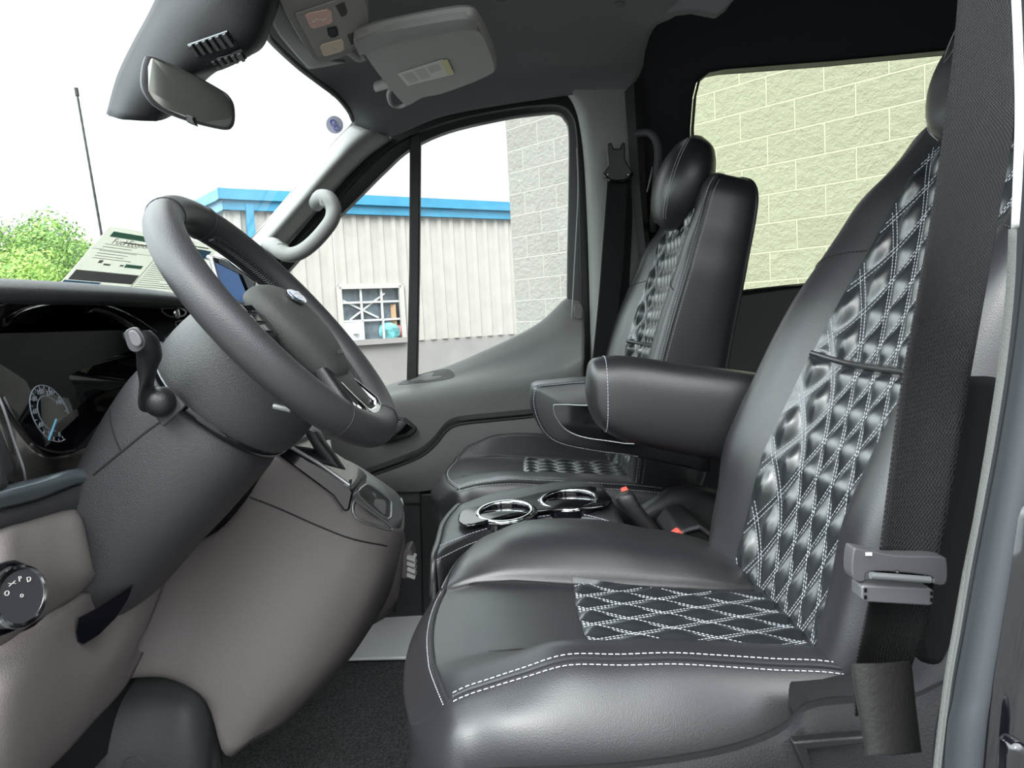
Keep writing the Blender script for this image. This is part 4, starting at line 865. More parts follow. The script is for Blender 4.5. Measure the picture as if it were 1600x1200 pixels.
M_ = Matrix(((-wy.x, wu.x, nn.x, 0),(-wy.y, wu.y, nn.y, 0),(-wy.z, wu.z, nn.z, 0),(0,0,0,1)))
m = MB(); m.text('Ford', .017, Matrix.Translation(ec+nn*.0052) @ M_); m.build('emblem_script', white_m, eb, smooth=False)
m = MB(); m.text('AIRBAG', .009, Matrix.Translation(WP(-.074,0,.0295)) @ M_); m.build('embossed_word', plastic_dk, ab, smooth=False)
# spokes
def spoke(y0, y1, u0, u1, w0, w1, nm='spoke', mt=plastic_blk, n0=-.014, n1=-.002, th=.010):
    secs = []
    for k in range(7):
        t_ = k/6; y = y0+(y1-y0)*t_; u = u0+(u1-u0)*t_; w_ = w0+(w1-w0)*t_; n_ = n0+(n1-n0)*t_; d = V((0, y1-y0, 0))+wu*(u1-u0); d.normalize(); s_ = d.cross(wn).normalized()
        c = WP(u, y, n_); secs.append([c+s_*w_*math.copysign(abs(math.cos(a))**.6, math.cos(a))+wn*th*math.copysign(abs(math.sin(a))**.6, math.sin(a)) for a in np.linspace(0, 2*math.pi, 16, endpoint=False)])
    m = MB(); m.loft(loft_smooth(secs, 2, 2)); return m.build(nm, mt, sw, angle=60)
spL = spoke(-.055, -.168, 0, .0, .034, .022); spR = spoke(.055, .168, 0, .0, .034, .022)
for sg, par in ((-1, spL), (1, spR)):
    m = MB()
    m.loft([[WP(.0+uu, sg*yy, .014+nn_) for uu, nn_ in ((-.026*k_, -.018),(-.022*k_,-.008),(0,-.005),(.022*k_,-.008),(.026*k_,-.018),(0,-.022))] for yy, k_ in ((.078,1.0),(.100,1.0),(.125,.9),(.138,.7))]); kp = m.build('button_pad', plastic_dk, par, bevel=.003)
    for uu in (-.014, 0, .014):
        m = MB(); m.prism([WP(uu-.005,sg*.094,.0075), WP(uu-.005,sg*.122,.0065), WP(uu+.005,sg*.122,.0065), WP(uu+.005,sg*.094,.0075)], wn*.003); m.build('wheel_button', gloss_blk, kp, bevel=.001)
    m = MB(); m.tube([WP(.032,sg*.070,-.006), WP(.028,sg*.11,-.006), WP(.020,sg*.15,-.004), WP(.016,sg*.165,-.002)], .0022, 8); m.build('silver_accent', satin, par)
# lower forked spoke with the bright horseshoe trim
for sg in (-1, 1): spoke(sg*.028, sg*.060, -.07, -.168, .018, .012, nm='lower_spoke', mt=plastic_blk, n0=.006)
m = MB(); pth = cr_([WP(-.105,-.036,.008), WP(-.125,-.042,.010), WP(-.148,-.044,.012), WP(-.158,-.025,.010), WP(-.160,0,.010), WP(-.158,.025,.010), WP(-.148,.044,.012), WP(-.125,.042,.010), WP(-.105,.036,.008)], 6)
m.tube(pth, .0050, 10, flat=1.6); m.build('horseshoe_trim', chrome, sw)
m = MB(); secs = []
for k, (u, n_) in enumerate(((-.085,.010),(-.11,.009),(-.14,.007),(-.156,.004))): secs.append([WP(u, y, n_+dn_) for y, dn_ in ((-.036,-.008),(-.036,.004),(0,.006),(.036,.004),(.036,-.008),(0,-.010))])
m.loft(secs); m.build('lower_insert', plastic_blk, sw)
m = MB(); m.tube([P(428,634,.80), P(455,640,.80)], .0035, 8, flat=1.4); m.build('paddle_glint', satin, sw)
# ================================================================== STEERING COLUMN
col = thing('steering_column', 'dark grey steering column shroud below the wheel', 'steering column')
def AX(n, u=0, y=0): return wc+cu_*u+wy*y+cn_*n
secs = []
for n_, ru, rd, ry_, uc in ((-.018,.055,.07,.08,0),(-.028,.074,.095,.10,0),(-.05,.081,.108,.112,0),(-.085,.084,.115,.115,0),(-.115,.080,.112,.112,0),(-.124,.072,.10,.10,0)):
    secs.append([AX(n_, (ru if math.cos(a) > 0 else rd)*math.cos(a)+uc, ry_*math.sin(a)) for a in np.linspace(0, 2*math.pi, 20, endpoint=False)])
m = MB(); m.loft(loft_smooth(secs, 2, 3)); m.build('wheel_boss_shroud', mat('boss_grey',(.043,.044,.047),.5,bump=.5,bscale=700), col, angle=180)
secs = []
for n_, ru, rd, ry_ in ((-.118,.065,.088,.09),(-.135,.076,.10,.105),(-.155,.077,.108,.110),(-.19,.072,.110,.112),(-.24,.058,.112,.115),(-.30,.036,.112,.118),(-.37,.020,.115,.120),(-.42,.01,.105,.115)):
    e_ = .72
    secs.append([AX(n_, (ru if math.cos(a) > 0 else rd)*math.copysign(abs(math.cos(a))**e_, math.cos(a)), ry_*math.copysign(abs(math.sin(a))**e_, math.sin(a))) for a in np.linspace(0, 2*math.pi, 24, endpoint=False)])
m = MB(); m.loft(loft_smooth(secs, 2, 3)); shr = m.build('lower_shroud', plastic_dk, col, angle=180)
m = MB(); m.tube([AX(-.1195, (.074 if math.cos(a) > 0 else .104)*math.cos(a), .104*math.sin(a)) for a in np.linspace(0, 2*math.pi, 48, endpoint=False)], .008, 8, closed=True); m.build('shroud_gap', gloss_blk, col, angle=180)
seam_on(shr, [(146,742),(190,706),(232,672),(292,630)], .0012, 'shroud_seam', thread_dark); seam_on(shr, [(172,640),(173,660),(180,685),(189,705)], .0012, 'shroud_seam', thread_dark)
# indicator stalk
m = MB()
sY = .765
secs = [ellip_sec(a, b_, Y_, dy, 2.2, 16) for a, b_, Y_, dy in (((263,608),(243,645),sY+.03,.012),((238,602),(222,640),sY+.015,.014),((240,590),(220,600),sY+.005,.010),((246,572),(216,577),sY-.002,.010),((251,560),(214,548),sY-.01,.012),((249,545),(205,535),sY-.016,.016),((243,528),(197,528),sY-.02,.018),((232,516),(197,520),sY-.022,.015))]
m.loft(loft_smooth(secs, 1, 4)); sk = m.build('indicator_stalk', plastic_blk, col, angle=180)
m = MB(); m.prism(cr_(pp([(197,522),(203,514),(214,511),(222,518),(229,532),(226,544),(216,550),(204,545)], sY-.034),3,closed=True), (0,-.004,0)); m.build('stalk_ring', mat('stalk_ring_grey',(.05,.05,.055),.3), sk, bevel=.001)  # dark grey ring at the end of the stalk
m = MB(); m.prism(cr_(pp([(203,520),(211,516),(219,522),(224,534),(219,541),(209,538)], sY-.040),3,closed=True), (0,-.004,0)); m.build('stalk_button', mat('button_grey',(.10,.097,.105),.4), sk, bevel=.0015)
m = MB(); m.sphere(P(250,628,.785), .0165, 18, 12); m.build('stalk_ball', plastic_blk, sk)
m = MB(); m.prism(cr_(pp([(228,612),(240,605),(262,604),(275,618),(290,634),(254,668),(240,648)], .79),1,closed=True), (0,.006,0)); m.build('stalk_plate', plastic_dk, col, bevel=.002)
# ================================================================== DASHBOARD
db = thing('dashboard', 'black and warm grey dashboard filling the lower left', 'dashboard')
# top pad
rows = []
for Y, xe, ze in ((.50,-.47,.040),(.62,-.478,.048),(.85,-.485,.054),(1.1,-.50,.056),(1.4,-.53,.05),(1.8,-.60,.045),(2.1,-.70,.03)):
    rows.append([V((-1.05,Y,ze-.02)), V((xe-.22,Y,ze+.008)), V((xe-.08,Y,ze+.016)), V((xe-.025,Y,ze+.017)), V((xe,Y,ze+.006)), V((xe-.004,Y,ze-.004)), V((xe-.014,Y,ze-.007)), V((xe-.05,Y,ze-.008))])
m = MB(); m.grid(surf(rows, 5, 4)); pad_ = m.build('top_pad', mat('pad_black',(.045,.045,.048),.55,bump=.5,bscale=700), db)
# glossy cluster binnacle
bz = mat('binnacle_black', (.012,.012,.012), .16, var=.5, vscale=20, coat=.4)
cl = [(-8,520,.76),(6,497,.80),(40,480,.87),(90,474,.95),(150,476,1.02),(200,500,1.08),(255,545,1.12),(262,600,1.10),(180,640,.98),(120,700,.86),(95,706,.83),(60,700,.80),(40,680,.78),(10,640,.75),(-12,600,.735)]
m = MB(); c3 = cr_([P(*q) for q in cl], 4, closed=True); cc3 = sum(c3, V((0,0,0)))/len(c3)
inn = [p+V((-.035,0,0)) for p in [p.lerp(cc3,.05) for p in c3]]
m.grid([c3, [p.lerp(q,.5)+V((-.006,0,0)) for p, q in zip(c3, inn)], inn], cu=True); m.cap(inn, True); clus = m.build('instrument_lens', mat('lens_black',(.002,.002,.003),.04,spec=.22), db, angle=60)
# silver line round the lens
m = MB(); ln_ = [(0,620,.742),(22,660,.765),(48,693,.79),(72,704,.81),(95,707,.83),(113,704,.85)]; m.tube(cr_([P(*q)+V((.003,0,0)) for q in ln_], 5), .0012, 6); m.build('lens_line', chrome, clus)
m = MB(); ln_ = [(-4,508,.785),(14,490,.83),(50,478,.89),(100,474,.96),(150,477,1.02),(195,494,1.07),(235,520,1.10)]; m.tube(cr_([P(*q)+V((.010,0,0)) for q in ln_], 5), .0014, 6); m.build('lens_line', chrome, clus)
# speedometer printed behind the lens: arcs, ticks, numbers, needle
gY = .80
gc = P(78,648,gY)
gu = (P(60,600,gY+.03)-P(100,700,gY-.03)); 
E1 = (P(128,690,.83)-P(35,605,.79))*.5; E2 = (P(62,598,.85)-P(84,695,.76))*.5; gcen = (P(58,598,.84)+P(98,690,.80))*.5+V((.028,0,0))
# ellipse fitted in image (long axis runs down-right)
def GE(a, k): # angle, radius share
    cx_, cy_ = 78, 646; ax, ay = 27*k, 47*k; th_ = math.radians(-25)
    x_ = math.cos(a)*ax; y_ = math.sin(a)*ay; X_ = cx_+x_*math.cos(th_)-y_*math.sin(th_); Y_ = cy_+x_*math.sin(th_)+y_*math.cos(th_)
    return PX(X_, Y_, -.486)
gray_l = mat('gauge_print', (.15,.17,.20), .5)
m = MB(); m.tube([GE(a, 1.0) for a in np.linspace(math.radians(80), math.radians(375), 60)], .0006, 5); m.tube([GE(a, .62) for a in np.linspace(math.radians(100), math.radians(330), 50)], .0005, 5)
for k in range(19):
    a = math.radians(85+k*15.8); m.tube([GE(a, .98), GE(a, .90 if k % 2 else .85)], .0006, 4)
gd = m.build('speedometer_dial', gray_l, clus)
m = MB()
for k, s_ in enumerate(('0','20','40','60','80','100','120','140')):
    a = math.radians(92+k*36); q = GE(a, .78); M2 = Matrix(((0,0,1,0),(1,0,0,0),(0,1,0,0),(0,0,0,1))); m.text(s_, .0075, Matrix.Translation(q) @ M2, .0003)
m.build('speed_numbers', gray_l, gd, smooth=False)
m = MB(); m.tube([PX(88,655,-.484), PX(76,688,-.484)], .0012, 6); m.build('needle', mat('needle_blue',(.06,.20,.30),.4), gd)
# brushed/wood look surround below and left of the lens
wood = mat('marbled_black', (.010,.009,.009), .22, var=.9, vscale=14, col2=(.045,.040,.037), coat=.3)
def dgrid(name, mt, rws, nu=4, nv=4, par=db, solid=.012, **k):
    m = MB(); m.grid(surf([[P(*q) for q in r] for r in rws], nu, nv)); return m.build(name, mt, par, solid=solid, offset=1, **k)
dgrid('lower_surround', wood, [[(-40,575,.70),(-12,598,.72),(12,640,.74),(40,680,.77),(62,702,.80),(95,709,.84),(130,702,.88),(160,690,.92)],
    [(-40,640,.68),(-12,652,.69),(10,690,.71),(30,725,.74),(60,745,.78),(95,748,.83),(130,742,.87),(165,722,.91)],
    [(-40,720,.67),(-12,742,.68),(10,762,.70),(35,772,.73),(60,768,.77),(95,758,.82),(130,750,.86),(170,742,.90)]])
dgrid('upper_surround', bz, [[(-40,478,.70),(0,474,.75),(60,466,.88),(110,466,.96),(150,467,1.02),(165,468,1.06),(180,470,1.08)],
    [(-40,500,.70),(0,492,.76),(40,478,.86),(95,474,.95),(150,475,1.03),(175,484,1.07),(205,500,1.10)],
    [(-45,540,.70),(-10,520,.755),(6,497,.80),(90,475,.95),(150,477,1.02),(200,500,1.08),(255,545,1.12)]])
dgrid('glossy_fascia', mat('piano_silver',(.16,.17,.18),.14,metal=.7,coat=1), [[(160,468,1.22),(220,466,1.32),(290,466,1.42),(340,468,1.48),(400,474,1.52)],
    [(195,494,1.13),(240,500,1.20),(280,505,1.24),(330,510,1.34),(400,515,1.42)],
    [(245,535,1.12),(262,545,1.16),(290,552,1.22),(330,560,1.30),(400,566,1.40)]])
for k, pts in enumerate(([(236,484),(262,482),(274,488),(268,495),(248,495)], [(258,504),(284,503),(298,510),(290,520),(272,526),(264,518)])):
    m = MB(); m.prism([P(x,y,1.175+.0*k)+V((.012,0,0)) for x, y in pts], (.004,0,0)); o = m.build('fascia_recess', gloss_blk, db, bevel=.002)
    m = MB(); m.tube(cr_([P(x,y,1.17)+V((.017,0,0)) for x, y in pts], 3, closed=True), .0015, 6, closed=True); m.build('recess_rim', satin, o)
m = MB(); m.sphere(P(262,490,1.16)+V((.014,0,0)), .009, 12, 8, (.5,1,1)); m.build('fascia_knob', chrome, db)
# side vent corner at far left
dgrid('vent_frame', plastic_dk, [[(-40,640,.66),(-8,655,.67),(8,690,.685),(22,728,.70),(20,742,.70)],[(-40,700,.655),(-10,700,.66),(4,715,.67),(12,738,.685),(10,748,.69)],[(-40,770,.66),(-14,768,.665),(0,765,.67),(10,760,.68),(14,752,.69)]])
m = MB(); m.tube(cr_([P(-6,612,.695),P(6,640,.70),(P(22,690,.715)),P(36,730,.725),P(40,752,.735)],5), .0012, 6); m.build('vent_line', mat('line_grey',(.25,.25,.27),.3), db)  # mid-grey line beside the vent corner
# silver-blue band
dgrid('accent_band', mat('satin_blue_grey',(.13,.155,.17),.22,metal=.5), [[(-60,778,.64),(0,760,.68),(60,746,.74),(120,732,.80),(150,738,.83)],[(-60,795,.625),(0,775,.665),(60,760,.725),(120,745,.79),(152,748,.82)],[(-60,812,.63),(0,795,.67),(60,780,.73),(120,757,.795),(152,752,.825)]], solid=.01)
dgrid('band_lower_strip', plastic_dk, [[(-60,808,.645),(0,795,.68),(60,780,.74),(120,760,.80),(155,752,.83)],[(-60,840,.64),(0,815,.675),(60,800,.735),(120,785,.80),(158,775,.83)],[(-60,880,.66),(0,855,.69),(60,835,.75),(120,812,.81),(158,800,.84)]])  # dark plastic strip below the accent band
# warm grey knee panel with the lamp switch
dgrid('switch_panel', plastic_gr, [[(-80,850,.66),(0,826,.68),(40,814,.72),(90,800,.77),(114,796,.795),(124,800,.81)],
    [(-80,870,.625),(0,842,.65),(40,832,.69),(90,822,.74),(124,815,.775),(134,826,.80)],
    [(-80,930,.60),(0,905,.62),(50,890,.67),(95,885,.72),(136,870,.765),(147,890,.79)],
    [(-80,1010,.60),(0,970,.62),(50,945,.67),(95,920,.725),(135,903,.765),(150,897,.79)],
    [(-80,1040,.63),(0,1010,.655),(50,975,.70),(95,948,.75),(125,928,.785),(146,905,.81)]])
m = MB(); sp_ = [(-20,888),(0,878),(22,874),(40,880),(50,905),(58,935),(58,950),(50,962),(20,985),(-20,1000)]; m.prism([P(x,y,lerp(x,[-20,60],[.605,.672])) for x, y in sp_], (.004,-.004,0)); so = m.build('switch_bezel', gloss_blk, db, bevel=.003)
kc = P(5,934,.625); kn = V((.96,-.22,.10)).normalized()
m = MB(); m.disc(kc+kn*-.012, kn, .0262, .030, 40); kb = m.build('headlight_knob', plastic_dk, db, bevel=.003, label='round lamp switch with silver ring')
m = MB(); uu = (V((0,0,1))-kn*kn.z).normalized(); vv = kn.cross(uu); m.tube([kc+kn*.018+uu*math.cos(a)*.0245+vv*math.sin(a)*.0245 for a in np.linspace(0,2*math.pi,48,endpoint=False)], .0027, 8, closed=True, ref=kn); m.build('knob_ring', chrome, kb)
m = MB(); m.disc(kc+kn*.018, kn, .0225, .0015, 40); m.build('knob_face', mat('knob_face',(.035,.035,.04),.5), kb, smooth=False)
vv = -vv
Mk = Matrix(((vv.x,uu.x,kn.x,0),(vv.y,uu.y,kn.y,0),(vv.z,uu.z,kn.z,0),(0,0,0,1)))
if Mk.determinant() < 0 : pass
m = MB()
KS = 1
for s_, a in (('O',-1.05),('><',-.45),('P',.1),('D',.7)): m.text(s_, .0062, Matrix.Translation(kc+kn*.0202+uu*math.cos(a)*.0150+vv*math.sin(a)*.0150*KS) @ Mk, .0003)
m.text('o', .0065, Matrix.Translation(kc+kn*.0202+uu*.001) @ Mk, .0003); m.build('knob_symbols', white_m, kb, smooth=False)
# lower knee panel falling to the footwell
dgrid('knee_panel', plastic_gr, [[(-80,1020,.66),(0,1000,.68),(60,975,.72),(128,930,.79),(150,925,.83),(200,905,.90),(280,850,1.0)],
    [(-80,1080,.64),(0,1050,.66),(60,1020,.70),(120,985,.78),(158,1006,.83),(215,950,.90),(262,900,.98)],
    [(-80,1140,.63),(0,1110,.65),(60,1080,.70),(120,1060,.77),(165,1045,.83),(205,1010,.90),(235,970,.96)],
    [(-80,1220,.63),(0,1200,.66),(40,1195,.70),(90,1165,.77),(140,1115,.83),(190,1062,.90),(215,1010,.95)],
    [(-80,1260,.70),(0,1240,.72),(45,1225,.76),(95,1185,.82),(145,1130,.88),(195,1075,.94),(225,1020,.98)]])
m = MB(); m.prism([P(118,985,.775),P(121,965,.775),P(150,950,.80),(P(208,912,.84)),P(200,935,.835),P(180,965,.82),P(155,990,.80),P(130,1006,.785),P(121,1002,.78)], (.002,-.003,0)); m.build('column_gap', gloss_blk, db, bevel=.001)
# centre stack lower housing
hou = dgrid('centre_housing', plastic_gr, [[(395,770,1.16),(440,700,1.16),(500,735,1.16),(545,770,1.17),(575,800,1.19),(612,822,1.24),(630,826,1.32),(632,812,1.42),(632,800,1.5)],
    [(340,830,1.14),(400,790,1.14),(470,800,1.14),(530,832,1.15),(570,845,1.17),(605,856,1.22),(624,858,1.32),(628,850,1.42),(628,845,1.5)],
    [(270,865,1.12),(330,870,1.12),(420,870,1.12),(500,890,1.13),(550,905,1.15),(590,915,1.20),(604,930,1.32),(606,935,1.42),(606,935,1.5)],
    [(240,930,1.10),(300,960,1.10),(390,970,1.10),(460,985,1.11),(510,1000,1.14),(548,1005,1.20),(560,1010,1.32),(562,1005,1.42),(562,1005,1.5)],
    [(190,1052,1.07),(262,1052,1.08),(330,1075,1.08),(395,1095,1.09),(455,1080,1.12),(498,1070,1.18),(520,1058,1.30),(525,1050,1.4),(525,1050,1.5)],
    [(180,1054,1.10),(262,1054,1.11),(322,1098,1.085),(352,1180,1.085),(395,1160,1.12),(430,1140,1.17),(450,1125,1.28),(455,1120,1.4),(455,1120,1.5)]], 5, 5)
seam_on(hou, [(378,772),(430,792),(500,823),(550,842),(604,853)], .0014, 'housing_seam', thread_dark)
# tray at the top of the housing
trs = dgrid('tray_surround', mat('satin_grey_tray',(.20,.205,.20),.35,metal=.3), [[(545,772,1.17),(560,800,1.18),(590,818,1.20),(612,826,1.24),(626,822,1.30)],
    [(548,750,1.20),(566,775,1.21),(600,800,1.24),(618,812,1.27),(630,806,1.34)],
    [(545,735,1.30),(575,745,1.32),(606,765,1.34),(624,785,1.37),(631,795,1.42)],
    [(500,705,1.40),(545,720,1.42),(590,748,1.44),(618,768,1.46),(628,782,1.48)],
    [(500,715,1.46),(545,735,1.48),(590,760,1.49),(618,780,1.50),(628,790,1.5)]], solid=.004)
for pts_, nm_, rr_ in (([(552,803),(551,788),(559,784),(606,820),(607,828),(578,820),(560,812)], 'coin_slot', .0016), ([(560,776),(566,761),(578,760),(606,780),(610,792),(604,812)], 'phone_tray', .0022)):
    tgt_ = hou if nm_ == 'coin_slot' else trs
    o1 = inlay_on(tgt_, pts_, nm_, mat('slot_dark',(.03,.029,.031),.4), lift=.0012); seam_on(tgt_, pts_, rr_, 'slot_rim', satin, lift=.0014, dense=3, closed=True)
seam_on(trs, [(523,704),(560,722),(600,750),(622,772),(630,790)], .0016, 'bright_edge', satin, lift=.001)
# gear selector gate
m = MB(); m.prism([P(425,705,1.15),P(436,688,1.15),P(545,760,1.155),P(552,768,1.16),P(546,798,1.155),P(538,800,1.15),P(520,775,1.15)], (0,.12,0)); gt = m.build('shifter_gate', gloss_blk, db, bevel=.004)
m = MB(); m.tube([P(440,690,1.144), P(500,725,1.144), P(546,758,1.150)], .0030, 8); m.build('gate_edge', satin, gt)
m = MB(); m.tube([P(548,750,1.16), P(546,762,1.15), P(538,758,1.15)], .0025, 8); m.build('gate_clip', chrome, gt)
m = MB(); m.loft([ellip_sec((470,660),(500,675),1.22,.02), ellip_sec((486,690),(508,690),1.22,.018), ellip_sec((500,715),(525,712),1.22,.015), ellip_sec((525,745),(545,742),1.22,.015)]); m.build('gear_lever', plastic_blk, db)
m = MB(); m.tube([P(513,688,1.6), P(517,712,1.6), P(522,716,1.6)], .0045, 8); m.build('bright_hook', white_m, db)
# grey ribbed cap on the back of the centre housing
m = MB(); m.prism([P(628,862,1.42),P(640,855,1.42),P(646,870,1.42),P(643,905,1.42),P(626,905,1.42)], (0,.05,0)); ob = m.build('outlet_block', plastic_gr, db, bevel=.004)
for k in range(4): m = MB(); m.prism([P(636,868+9*k,1.41),P(649,873+9*k,1.41),P(648,879+9*k,1.41),P(635,874+9*k,1.41)], (0,.03,0)); m.build('vent_fin', white_m, ob, bevel=.001)
dgrid('housing_foot', plastic_gr, [[(632,830,1.42),(634,850,1.43),(630,900,1.44)],[(606,870,1.38),(622,900,1.40),(624,935,1.42)],[(575,960,1.36),(600,960,1.40),(620,942,1.44)],[(565,985,1.4),(590,972,1.42),(618,955,1.46)]])
# black footwell cover and upper dash core
dgrid('footwell_cover', mat('footwell_black',(.030,.030,.032),.6,bump=.4,bscale=600), [[(180,1062,1.10),(215,1054,1.12),(262,1054,1.13),(310,1072,1.12),(336,1098,1.12),(342,1140,1.12),(352,1230,1.12)],
    [(120,1120,1.04),(180,1105,1.06),(250,1100,1.07),(295,1110,1.07),(325,1130,1.09),(334,1170,1.10),(342,1240,1.10)],
    [(50,1200,1.0),(140,1190,1.02),(230,1180,1.04),(290,1180,1.05),(320,1190,1.07),(330,1210,1.09),(336,1250,1.10)],
    [(40,1280,1.0),(140,1270,1.02),(230,1260,1.04),(290,1260,1.05),(320,1260,1.07),(330,1262,1.09),(334,1264,1.10)]])
m = MB(); cpt_ = P(212,1197,1.025); m.tube([cpt_+V((math.cos(a)*.017,-.004,math.sin(a)*.017)) for a in np.linspace(0,2*math.pi,24,endpoint=False)], .0008, 5, closed=True); m.build('cover_plug', plastic_dk, db)
m = MB(); m.prism([V((-.99,.56,-.75)), V((-.62,.60,-.60)), V((-.57,.60,-.10)), V((-.56,.62,.015)), V((-.99,.62,.03))], (0,1.48,0)); m.build('dash_core', plastic_blk, db, smooth=False)
# centre screen
sc_ = MB(); sc_.prism([P(330,398,1.36),P(352,404,1.36),P(400,440,1.36),P(392,475,1.36),P(350,476,1.36)], (-.02,.10,0)); scr = sc_.build('screen_housing', gloss_blk, db, bevel=.003)
m = MB(); m.prism([P(334,409,1.352),P(372,428,1.352),P(392,476,1.352),P(345,476,1.352)], (.001,-.002,0)); m.build('display', mat('screen_blue',(.012,.045,.13),.12,coat=.5), scr, smooth=False)
m = MB(); m.tube([P(324,402,1.35),P(330,404,1.35),P(342,448,1.35)], .005, 8); m.build('screen_edge', satin, scr)
# ================================================================== WINDOW STICKER (price sheet)
sh = thing('price_sheet', 'large printed price sheet leaning inside the windshield above the dashboard', 'paper sheet')
SA, SB_, SD = P(93,444,1.30), P(172,353,1.34), P(285,458,1.60)
SC = SB_+SD-SA
def S(u, v, o=0):
    p = SA.lerp(SD, u).lerp(SB_.lerp(SC, u), v); return p + ((SD-SA).cross(SB_-SA)).normalized()*(-o)
nS = ((SD-SA).cross(SB_-SA)).normalized(); sg_ = -1 if nS.dot(-SA) > 0 else 1
def quad(m, u0, v0, u1, v1, o=.0012):
    m.add([S(u0,v0,sg_*o), S(u1,v0,sg_*o), S(u1,v1,sg_*o), S(u0,v1,sg_*o)], [(0,1,2,3)])
m = MB(); m.prism([S(0,0),S(1,0),S(1,1),S(0,1)], nS*.0006*sg_); m.build('paper', translucent('sheet_paper',(.80,.80,.74)), sh, smooth=False)
def pq(nm, col_, qs):
    m = MB()
    for q in qs: quad(m, *q)
    m.build(nm, mat('ink_'+nm, col_, .7), sh, smooth=False, recalc=False)
pq('green_panel', (.16,.42,.27), [(.05,.84,.42,.93)]); pq('green_panel', (.16,.42,.27), [(.33,.37,.47,.43)])
pq('grey_band', (.26,.255,.245), [(.42,.84,.9,.865),(.42,.895,.9,.915),(.02,.09,.50,.26)])
pq('blue_panel', (.13,.34,.55), [(.0,.02,.26,.08)]); pq('blue_panel', (.13,.34,.55), [(.56,.70,.95,.86)])
rn = random.Random(4); tx = []
tx += [(.18,.765,.44,.79)] + [(.05+.02*k, .60-.0*k+.0, .06+.02*k, .60) for k in range(0)]
for v in (.71,.665,.60,.555,.51,.47): tx.append((.06,v,.06+rn.uniform(.2,.42),v+.010))
for k in range(16):
    v = .06+k*.038; tx.append((.53,v,.60+rn.uniform(.05,.3),v+.010))
tx += [(.0,.62,.52,.627),(.505,.02,.512,.84),(.12,.40,.15,.45),(.17,.37,.22,.40),(.29,.38,.32,.41)]
pq('print_lines', (.40,.39,.36), tx)
m = MB(); Ms = Matrix(((((SD-SA).normalized()).x, ((SB_-SA).normalized()).x, -nS.x, 0),(((SD-SA).normalized()).y, ((SB_-SA).normalized()).y, -nS.y, 0),(((SD-SA).normalized()).z, ((SB_-SA).normalized()).z, -nS.z, 0),(0,0,0,1)))
m.text('Fuel Economy', .019, Matrix.Translation(S(.27,.775,sg_*.002)) @ Ms, .0002); m.build('sheet_heading', mat('ink_print_lines',(.34,.33,.31),.7), sh, smooth=False)
# ================================================================== round windshield sticker
m = MB(); sc0 = P(523,195,1.93); nrm = V((.6,-.4,.3)).normalized(); m.disc(sc0, -sc0, .0215, .0006, 32); stk = m.build('round_sticker', mat('sticker_pale',(.45,.47,.55),.5), None, smooth=False); tag(stk, 'small round inspection sticker in the upper windshield corner', 'sticker')
m = MB(); 
for dx, dy, r_ in ((-3,-4,.006),(3,5,.006)):
    c0 = P(523+dx,195+dy,1.925); uu2 = V((1,0,0)); 
    m.tube([c0+V((math.cos(a)*r_,0,math.sin(a)*r_)) for a in np.linspace(0,6.28,16,endpoint=False)], .0015, 5, closed=True)
o = m.build('sticker_print', mat('sticker_ink',(.05,.07,.35),.5), stk)
# ================================================================== MIRROR AND SENSOR POD
pod = thing('sensor_pod', 'dark camera and sensor cover with two vent grilles behind the mirror', 'sensor cover')
pm = mat('pod_grey', (.016,.016,.019), .6, spec=.25, bump=.4, bscale=700)
rows = [[(166,178,1.36),(182,120,1.34),(205,70,1.32),(232,20,1.30),(250,-20,1.28),(262,-60,1.26)],
        [(190,186,1.30),(215,130,1.27),(245,70,1.25),(275,20,1.23),(300,-20,1.22),(315,-60,1.2)],
        [(245,189,1.30),(270,135,1.25),(300,80,1.22),(330,30,1.20),(360,-20,1.19),(380,-60,1.18)],
        [(270,180,1.36),(300,128,1.30),(350,105,1.25),(395,70,1.22),(420,10,1.21),(440,-60,1.2)],
        [(276,176,1.42),(330,118,1.40),(380,92,1.36),(410,75,1.34),(425,40,1.33),(460,-60,1.33)]]
m = MB(); m.grid(surf([[P(*q) for q in r] for r in rows], 5, 5)); pb_ = m.build('pod_shell', pm, pod, solid=.006, offset=1)
m = MB(); m.prism([P(168,181,1.37),P(190,187,1.31),P(245,190,1.31),P(268,182,1.36),P(262,176,1.42),P(190,172,1.40)], (0,0,.006)); m.build('pod_lower_lip', plastic_dk, pod, bevel=.002)
def grille(pts, Y0, n_, nm):
    A_, B_, C_, D_ = [P(x,y,Y) for x, y, Y in pts]; nn_ = (B_-A_).cross(D_-A_).normalized(); nn_ = nn_ if nn_.dot(A_) < 0 else -nn_
    m = MB(); m.prism([A_,B_,C_,D_], nn_*.005); g_ = m.build(nm, gloss_blk, pb_, bevel=.0015)
    m = MB()
    for k in range(n_):
        t0, t1 = (k+.25)/n_, (k+.75)/n_; m.prism([A_.lerp(B_,t0)+nn_*.005, A_.lerp(B_,t1)+nn_*.005, D_.lerp(C_,t1)+nn_*.005, D_.lerp(C_,t0)+nn_*.005], nn_*.003)
    m.build('grille_slat', mat('slat_grey',(.12,.12,.12),.5), g_, bevel=.001)
grille([(293,68,1.205),(356,46,1.175),(370,66,1.20),(305,85,1.225)], 0, 6, 'vent_grille')
grille([(317,94,1.235),(378,76,1.205),(386,88,1.225),(326,105,1.26)], 0, 6, 'vent_grille')
mir = thing('rearview_mirror', 'rectangular rearview mirror hanging under the sensor cover', 'mirror')
mo = [(226,92,1.20),(240,88,1.205),(300,115,1.245),(345,140,1.28),(358,150,1.29),(366,165,1.30),(367,188,1.30),(362,200,1.295),(350,202,1.285),(300,190,1.25),(250,170,1.215),(228,148,1.20),(221,125,1.195)]
